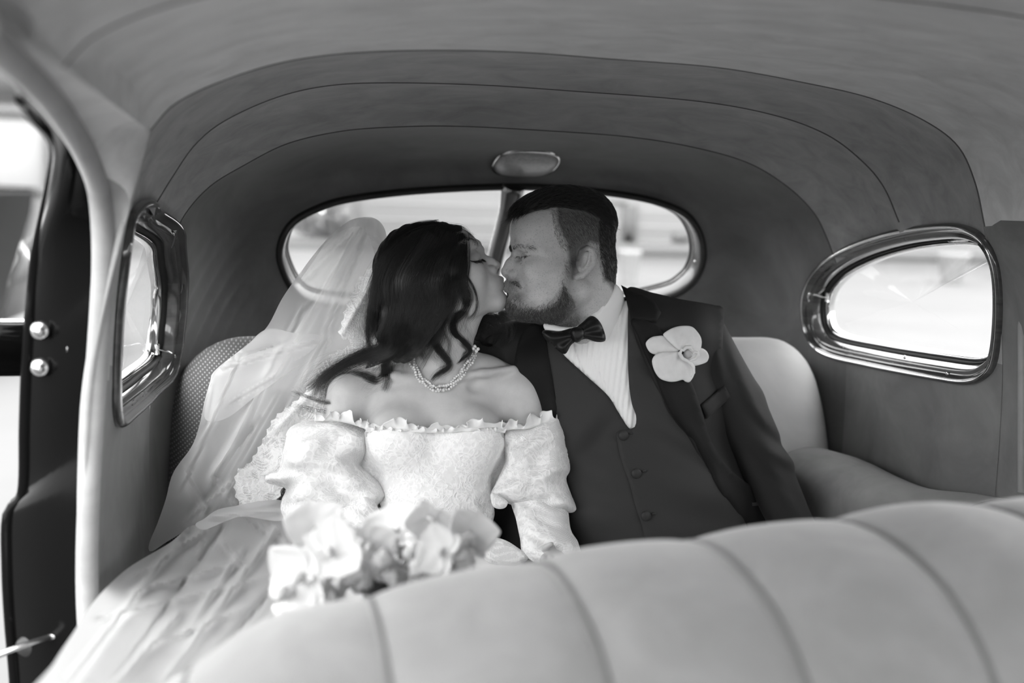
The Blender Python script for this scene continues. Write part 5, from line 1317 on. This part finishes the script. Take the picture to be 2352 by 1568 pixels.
# ================================================================ VEIL AND SKIRT
def tulle(name, dens, col=.72, fine=1.0):
    M = bpy.data.materials.new(name); M.use_nodes = True; nt = M.node_tree; nt.nodes.clear(); N = nt.nodes
    o = N.new('ShaderNodeOutputMaterial'); tr = N.new('ShaderNodeBsdfTransparent'); df = N.new('ShaderNodeBsdfDiffuse'); tl = N.new('ShaderNodeBsdfTranslucent')
    df.inputs[0].default_value = (col,)*3+(1,); tl.inputs[0].default_value = (col,)*3+(1,)
    a = N.new('ShaderNodeMixShader'); a.inputs[0].default_value = .66; nt.links.new(df.outputs[0], a.inputs[1]); nt.links.new(tl.outputs[0], a.inputs[2])
    lw = N.new('ShaderNodeLayerWeight'); lw.inputs['Blend'].default_value = .5
    pw = N.new('ShaderNodeMath'); pw.operation = 'POWER'; pw.inputs[1].default_value = 2.5; nt.links.new(lw.outputs['Facing'], pw.inputs[0])
    ma = N.new('ShaderNodeMath'); ma.operation = 'MULTIPLY_ADD'; ma.inputs[1].default_value = .75; ma.inputs[2].default_value = dens; ma.use_clamp = True; nt.links.new(pw.outputs[0], ma.inputs[0])
    vo = N.new('ShaderNodeTexVoronoi'); vo.feature = 'DISTANCE_TO_EDGE'; vo.inputs['Scale'].default_value = 620; vo.inputs['Randomness'].default_value = .2; nt.links.new(vmap(nt), vo.inputs['Vector'])
    th = ramp(nt, vo.outputs['Distance'], [(.06, 1.0), (.2, 1.0)]); mu = N.new('ShaderNodeMath'); mu.operation = 'MULTIPLY'; mu.use_clamp = True
    nt.links.new(ma.outputs[0], mu.inputs[0]); nt.links.new(th, mu.inputs[1])
    mx = N.new('ShaderNodeMixShader'); nt.links.new(mu.outputs[0], mx.inputs[0]); nt.links.new(tr.outputs[0], mx.inputs[1]); nt.links.new(a.outputs[0], mx.inputs[2]); nt.links.new(mx.outputs[0], o.inputs[0])
    MAT[name] = M
tulle('tulle', .58, .92); tulle('tulle_dense', .68); tulle('tulle_skirt', .62)
veil = empty('veil', tuple(fig([(700, 1000, -60)])[0]), label='sheer tulle wedding veil with lace edge falling left from the bride\'s hair', cat='veil')
def sheet(name, poly, zf, m, parent, ridges=(), res=7, amp=10, sm=True):
    """one layer of cloth; ridges are creases (x0, y0, x1, y1, width, height)"""
    V2, F, P = tri_area(poly, res, sm); X, Y = V2[:, 0], V2[:, 1]; z = zf(X, Y)
    for (x0, y0, x1, y1, w, h) in ridges:
        e = np.array([x1-x0, y1-y0], float); L = np.linalg.norm(e); e /= L
        u = (X-x0)*e[0]+(Y-y0)*e[1]; v = -(X-x0)*e[1]+(Y-y0)*e[0]; ww = w*(.45+.9*np.clip(u/L, 0, 1))
        q = np.abs(v/ww); prof_ = np.exp(-q**1.3); end = np.clip((u+10)/30, 0, 1)*np.clip((L+30-u)/50, 0, 1)
        z = z+h*prof_*end
    return meshobj(name, fig(np.column_stack([X, Y, z])), F, m, parent)
A1 = [(838, 498), (866, 504), (884, 530), (888, 570), (884, 640), (880, 720), (860, 800), (800, 900), (760, 960), (700, 1010), (660, 1100), (620, 1180), (560, 1215), (500, 1225), (440, 1215), (390, 1240), (348, 1266), (342, 1250), (362, 1200), (380, 1148), (398, 1085), (440, 1025), (458, 975), (470, 920), (482, 878), (494, 850), (560, 797), (612, 752), (650, 682), (700, 612), (752, 548), (800, 508)]
zA = lambda x, y: -80-20*np.sin((x-500)*.008)+np.clip((y-900)*.12, 0, 60)+6*np.sin((x+y)*.022)+5*np.sin(x*.05-y*.018)
RA = [(842, 505, 640, 860, 10, 26), (840, 505, 560, 930, 8, -24), (845, 510, 700, 880, 8, 24), (850, 510, 760, 760, 7, -20), (836, 502, 700, 640, 7, 26), (560, 800, 420, 1120, 10, 26), (700, 700, 480, 1130, 9, -28), (760, 760, 520, 1180, 12, 28), (640, 900, 470, 1210, 7, 30), (600, 960, 490, 1090, 5, -24), (495, 860, 470, 1000, 7, -20), (680, 780, 500, 830, 8, 22), (640, 800, 560, 1000, 6, -22), (490, 1090, 560, 1190, 5, 26), (425, 1070, 470, 1180, 5, 22), (540, 1100, 440, 1190, 8, 34)]
sheet('veil_layer', A1, zA, 'tulle', veil, RA)
A2 = [(842, 506), (870, 520), (880, 560), (884, 640), (870, 760), (820, 880), (740, 960), (690, 1040), (640, 1140), (600, 1190), (540, 1195), (500, 1185), (470, 1120), (500, 1040), (560, 960), (600, 880), (660, 800), (700, 740), (760, 640), (800, 560)]
sheet('veil_layer', A2, lambda x, y: zA(x, y)-22+5*np.sin(x*.06+y*.03), 'tulle', veil, [(845, 512, 720, 760, 8, 22), (848, 520, 660, 900, 9, -26), (700, 820, 560, 1140, 8, 26), (740, 860, 620, 1120, 7, 22)])
A3 = [(612, 756), (560, 800), (500, 850), (484, 890), (470, 960), (520, 960), (600, 900), (700, 830), (760, 790), (740, 770), (680, 765)]
sheet('veil_layer', A3, lambda x, y: zA(x, y)+14, 'tulle', veil, [(500, 850, 740, 780, 7, 22), (520, 930, 740, 800, 7, -20)])
A4 = [(832, 500), (866, 504), (886, 532), (888, 580), (884, 620), (868, 606), (856, 570), (846, 540), (826, 520), (790, 528), (750, 556), (720, 600), (690, 640), (700, 612), (752, 548), (800, 508)]
sheet('veil_gather', A4, lambda x, y: zA(x, y)+18+5*np.sin(x*.14), 'tulle', veil, [(800, 512, 880, 560, 5, 16), (810, 520, 880, 590, 4, -12)])
lv = [(876, 604), (858, 604), (842, 618), (820, 640), (806, 668), (792, 700), (782, 740), (776, 770), (800, 790), (780, 800), (748, 820), (715, 870), (690, 905), (660, 930), (625, 960), (600, 1010), (570, 1060), (545, 1075), (536, 1100), (538, 1140), (560, 1172), (600, 1168), (640, 1150), (660, 1090), (680, 1020), (740, 965), (800, 900), (850, 830), (880, 780), (884, 680)]
def scal(P, a, L):
    Q = catmull(np.array(P, float), 420, True); s = np.arange(420)/420.0
    T = np.roll(Q, -1, 0)-np.roll(Q, 1, 0); T /= np.linalg.norm(T, axis=1)[:, None]; Nn = np.stack([T[:, 1], -T[:, 0]], 1)
    return Q+Nn*(a*np.abs(np.sin(s*L*math.pi)))[:, None]
sheet('lace_border', scal(lv, 6, 64), lambda x, y: zA(x, y)+30, 'lace_veil', veil, [(870, 620, 790, 760, 8, 14), (800, 820, 640, 980, 8, 14)], 5, sm=False)
# lower veil pooling over the lap and out towards the sill
zB = lambda x, y: 30+np.clip(y-1190, -60, 900)*1.75+np.clip((420-x), 0, 400)*.75+8*np.sin(x*.03+y*.02)
B1 = [(690, 1210), (640, 1186), (590, 1168), (530, 1184), (480, 1214), (440, 1206), (390, 1246), (300, 1300), (248, 1345), (205, 1395), (170, 1450), (125, 1520), (60, 1640), (300, 1720), (640, 1700), (760, 1500), (720, 1320)]
RB = [(440, 1200, 160, 1560, 10, 40), (480, 1215, 300, 1330, 8, 34), (520, 1200, 260, 1560, 12, -40), (640, 1210, 380, 1560, 12, 44), (600, 1180, 700, 1290, 6, 26), (470, 1230, 455, 1290, 4, 24), (500, 1230, 560, 1300, 5, 26), (560, 1260, 420, 1460, 9, 30), (300, 1360, 560, 1290, 9, 30), (220, 1420, 600, 1330, 12, 30), (340, 1480, 560, 1400, 9, 26), (420, 1400, 200, 1640, 12, 36), (700, 1290, 520, 1600, 12, 30), (620, 1240, 560, 1180, 5, -24), (650, 1330, 500, 1500, 8, -30)]
sheet('veil_layer', B1, zB, 'tulle_dense', veil, RB, 8)
B2 = [(700, 1230), (620, 1200), (540, 1206), (470, 1240), (400, 1290), (330, 1330), (262, 1380), (215, 1440), (170, 1530), (120, 1660), (500, 1720), (760, 1520)]
sheet('veil_layer', B2, lambda x, y: zB(x, y)-45+8*np.sin(x*.04), 'tulle_dense', veil, [(r[0]+30, r[1]+15, r[2]+40, r[3], r[4], -r[5]) for r in RB[:9]], 9)
B3 = [(560, 1186), (520, 1196), (470, 1216), (448, 1204), (470, 1190), (500, 1170), (548, 1160), (600, 1150), (650, 1150), (690, 1180), (640, 1196)]
sheet('veil_layer', B3, lambda x, y: zB(x, y)+26, 'tulle', veil, [(480, 1190, 690, 1170, 7, 20)], 6)
settle(veil)
# opaque white skirt under the veil
M, nt, b = mat('skirt_satin', .55, .6, sheen=.2); MAT['skirt'] = M
SK = [(700, 1210), (640, 1250), (590, 1300), (540, 1360), (470, 1430), (400, 1480), (330, 1540), (250, 1640), (260, 1760), (1300, 1760), (1290, 1320), (1180, 1260), (1130, 1240), (1040, 1220), (900, 1200)]
def skd(x, y, d): return 12*np.sin((x-.6*y)*.035)+6*np.sin((x*.8-y)*.06)
pillow('skirt', SK, lambda x, y: 10+np.clip(y-1230, 0, 900)*1.05, 60, 120, 90, 'skirt', bride, skd, 11)
pillow('sleeve_flounce', [(1130, 1235), (1160, 1240), (1190, 1258), (1215, 1280), (1180, 1300), (1120, 1290), (1100, 1250)], 140, 16, 12, 14, 'lace_net', bride, None, 6)

# ================================================================ ORCHIDS
M, nt, b = mat('petal_white', .65, .55, sss=.1, sheen=.1)
nt.links.new(ramp(nt, noise(nt, 40, 4), [(.3, .58), (.7, .68)]), b.inputs['Base Color']); MAT['petal'] = M
M, nt, b = mat('petal_soft', .62, .6, sss=.1); MAT['petal_bq'] = M
M, nt, b = mat('petal_throat', .35, .5); MAT['throat'] = M
M, nt, b = mat('leaf_green', .06, .45); MAT['leafg'] = M
bo = empty('boutonniere', tuple(fig([(1556, 812, 60)])[0]), label='large white orchid pinned to the man\'s left lapel', cat='flower')
vein = lambda cx_, cy_: (lambda x, y, d: 1.2*np.cos(np.arctan2(y-cy_, x-cx_)*9)+2.5*np.clip(1-np.hypot(x-cx_, y-cy_)/40, 0, 1)-.0016*np.hypot(x-cx_, y-cy_)**2)
cz = vein(1562, 806)
patch('sepal', [(1526, 772), (1513, 771), (1497, 774), (1485, 784), (1484, 794), (1492, 808), (1505, 814), (1524, 816), (1540, 812), (1560, 804), (1548, 788)], bvT, 50, 'petal', bo, 1.5, cz, 3.2, True, 20, -40, .8)
patch('sepal', [(1600, 800), (1611, 799), (1622, 805), (1628, 816), (1627, 825), (1620, 833), (1594, 840), (1578, 834), (1568, 816), (1580, 804)], bvT, 50, 'petal', bo, 1.5, cz, 3.2, True, 20, -40, .8)
patch('petal', [(1527, 774), (1524, 766), (1545, 753), (1568, 748), (1589, 750), (1603, 763), (1611, 778), (1611, 795), (1605, 808), (1590, 812), (1567, 806), (1553, 800), (1536, 784)], bvT, 56, 'petal', bo, 1.5, cz, 3.2, True, 20, -40, .8)
patch('petal', [(1506, 814), (1499, 823), (1498, 834), (1504, 853), (1516, 869), (1535, 876), (1552, 876), (1568, 872), (1574, 876), (1584, 877), (1594, 862), (1595, 847), (1589, 835), (1574, 824), (1562, 808), (1540, 808), (1520, 808)], bvT, 57, 'petal', bo, 1.5, cz, 3.2, True, 20, -40, .8)
def ztop(x, y): return top_z(x, y, (bvT,), 20)
zo = ztop(1575, 812)+60
tube('lip_edge', fig([(x, y, zo+z) for x, y, z in [(1567, 802, 4), (1561, 812, 9), (1567, 823, 11), (1578, 828, 8), (1586, 834, 6), (1593, 843, 3), (1594, 856, 1), (1588, 866, 0)]]), np.array([2.5, 4, 4.5, 4, 4, 4, 3, 1.5])*K0, 'petal', bo, 10)
tube('lip_lobe', fig([(x, y, zo+z) for x, y, z in [(1582, 828, 5), (1596, 824, 9), (1604, 816, 11), (1603, 809, 11), (1596, 808, 10), (1592, 813, 8)]]), np.array([3, 4, 4, 3.6, 3, 2])*K0, 'petal', bo, 10)
tube('lip_lobe', fig([(x, y, zo+z) for x, y, z in [(1568, 806, 6), (1576, 797, 9), (1586, 797, 10), (1592, 804, 8)]]), np.array([2.5, 4.5, 4.5, 2.5])*K0, 'petal', bo, 10)
pillow('throat', [(1571, 808), (1580, 802), (1588, 808), (1590, 818), (1580, 824), (1572, 818)], zo-2, 5, 4, 6, 'throat', bo, None, 3)
settle(bo)
# bouquet in the foreground
bq = empty('bouquet', tuple(fig([(860, 1330, 760)])[0]), label='bridal bouquet of white orchids and small frilly flowers behind the front seat', cat='bouquet')
rb = np.random.RandomState(21)
def petal_mesh(L, Wd, cup, curl, notch=0.0):
    V = []; nu_, nv_ = 9, 9
    for i in range(nu_):
        u = i/(nu_-1); w = Wd*math.sin(math.pi*min(1, (u*.94+.05))**.75)**.8
        for j in range(nv_):
            v = j/(nv_-1)*2-1; V.append((v*w, L*u*(1-notch*(abs(v) < .2)*u), cup*(1-v*v)*-1*L*.4*math.sin(u*math.pi)+curl*L*u*u+.02*L*math.sin(v*7+u*5)))
    return np.array(V), grid_faces(nu_, nv_)
def orchid(cx_, cy_, z, size, roll, tilt, pan, parent=None):
    c = fig([(cx_, cy_, z)])[0]; o = bpy.data.objects.new('orchid_bloom', None); COL.objects.link(o); o.parent = parent
    o.matrix_parent_inverse = Matrix.Translation(-parent.location); o.location = Vector(c)
    R = np.stack([RT, UP, -FW], 1)
    def rot(ax, a): return np.array(Matrix.Rotation(math.radians(a), 3, ax))
    B = R@rot('Y', pan)@rot('X', tilt)@rot('Z', roll)
    def add(nm, V, F, ang, m='petal_bq', pitch_=12):
        M_ = B@rot('Z', ang)@rot('X', pitch_); q = meshobj(nm, (V*size)@M_.T, F, m, o); solid(q, .0008, 0); subd(q, 1)
    for a in (62, -62): V, F = petal_mesh(1.0, .62, .10, .10); add('petal', V, F, a)
    for a in (0, 128, -128): V, F = petal_mesh(.88, .36, .12, .05); add('sepal', V, F, a, pitch_=4)
    for a in (165, -165): V, F = petal_mesh(.42, .16, .5, .5); add('lip_lobe', V, F, a, 'petal_bq', 50)
    V, F = petal_mesh(.5, .14, .4, -.3); add('lip', V, F, 180, 'petal_bq', 35)
    V, F = tube_vf([(0, 0, .0), (0, -.03, .12), (0, -.10, .2)], [.06, .07, .04], 8); add('column', V, F, 0, 'throat', 0)
orchid(722, 1212, 800, .036, 10, -10, 20, bq); orchid(692, 1322, 860, .042, 100, 10, -25, bq); orchid(762, 1268, 900, .036, -70, -35, 10, bq)
orchid(905, 1218, 800, .036, 20, -25, -20, bq); orchid(985, 1190, 840, .030, 150, 20, 15, bq); orchid(1080, 1228, 800, .034, -30, -20, 30, bq); orchid(1010, 1265, 880, .030, 70, -10, -10, bq); orchid(850, 1250, 860, .032, -120, 15, 10, bq)
def floret(x, y, z, s):
    c = fig([(x, y, z)])[0]; bm = bmesh.new(); bmesh.ops.create_icosphere(bm, subdivisions=3, radius=1)
    ax = rb.normal(size=(5, 3))*3.2; ph = rb.uniform(0, 6.28, 5)
    for w_ in bm.verts:
        n_ = np.array(w_.co); r_ = 1+.16*sum(math.sin(float(n_@a_)*2+f_) for a_, f_ in zip(ax, ph))/1.5+.10*abs(math.sin(9*math.atan2(n_[1], n_[0])+4*n_[2]))
        w_.co = Vector(c+n_*r_*s*.8)
    bmobj('frilly_flower', bm, 'petal_bq', bq)
for k in range(110):
    x = rb.uniform(640, 1090); y = np.interp(x, [650, 760, 900, 1080], [1375, 1330, 1300, 1280])+rb.uniform(-44, 50); floret(x, y, 800+rb.uniform(-40, 80), .010)
for k in range(8): floret(rb.uniform(780, 980), rb.uniform(1200, 1250), 800, .012)
for x, y, a in ((790, 1312, 40), (770, 1300, 120), (1000, 1240, 80), (860, 1290, 10)):
    P = fig([(x, y, 760), (x+20*math.cos(a), y+20*math.sin(a), 775), (x+44*math.cos(a), y+40*math.sin(a), 770)]); tube('leaf', catmull(P, 8), np.array([2, 8, 12, 14, 13, 10, 6, 1])*K0*.6, 'leafg', bq, 8, flat=.2)
tube('stems', catmull(fig([(850, 1300, 790), (880, 1400, 760), (930, 1520, 740)]), 10), .016, 'leafg', bq, 12)
settle(bq); settle(nk)
settle(bride)
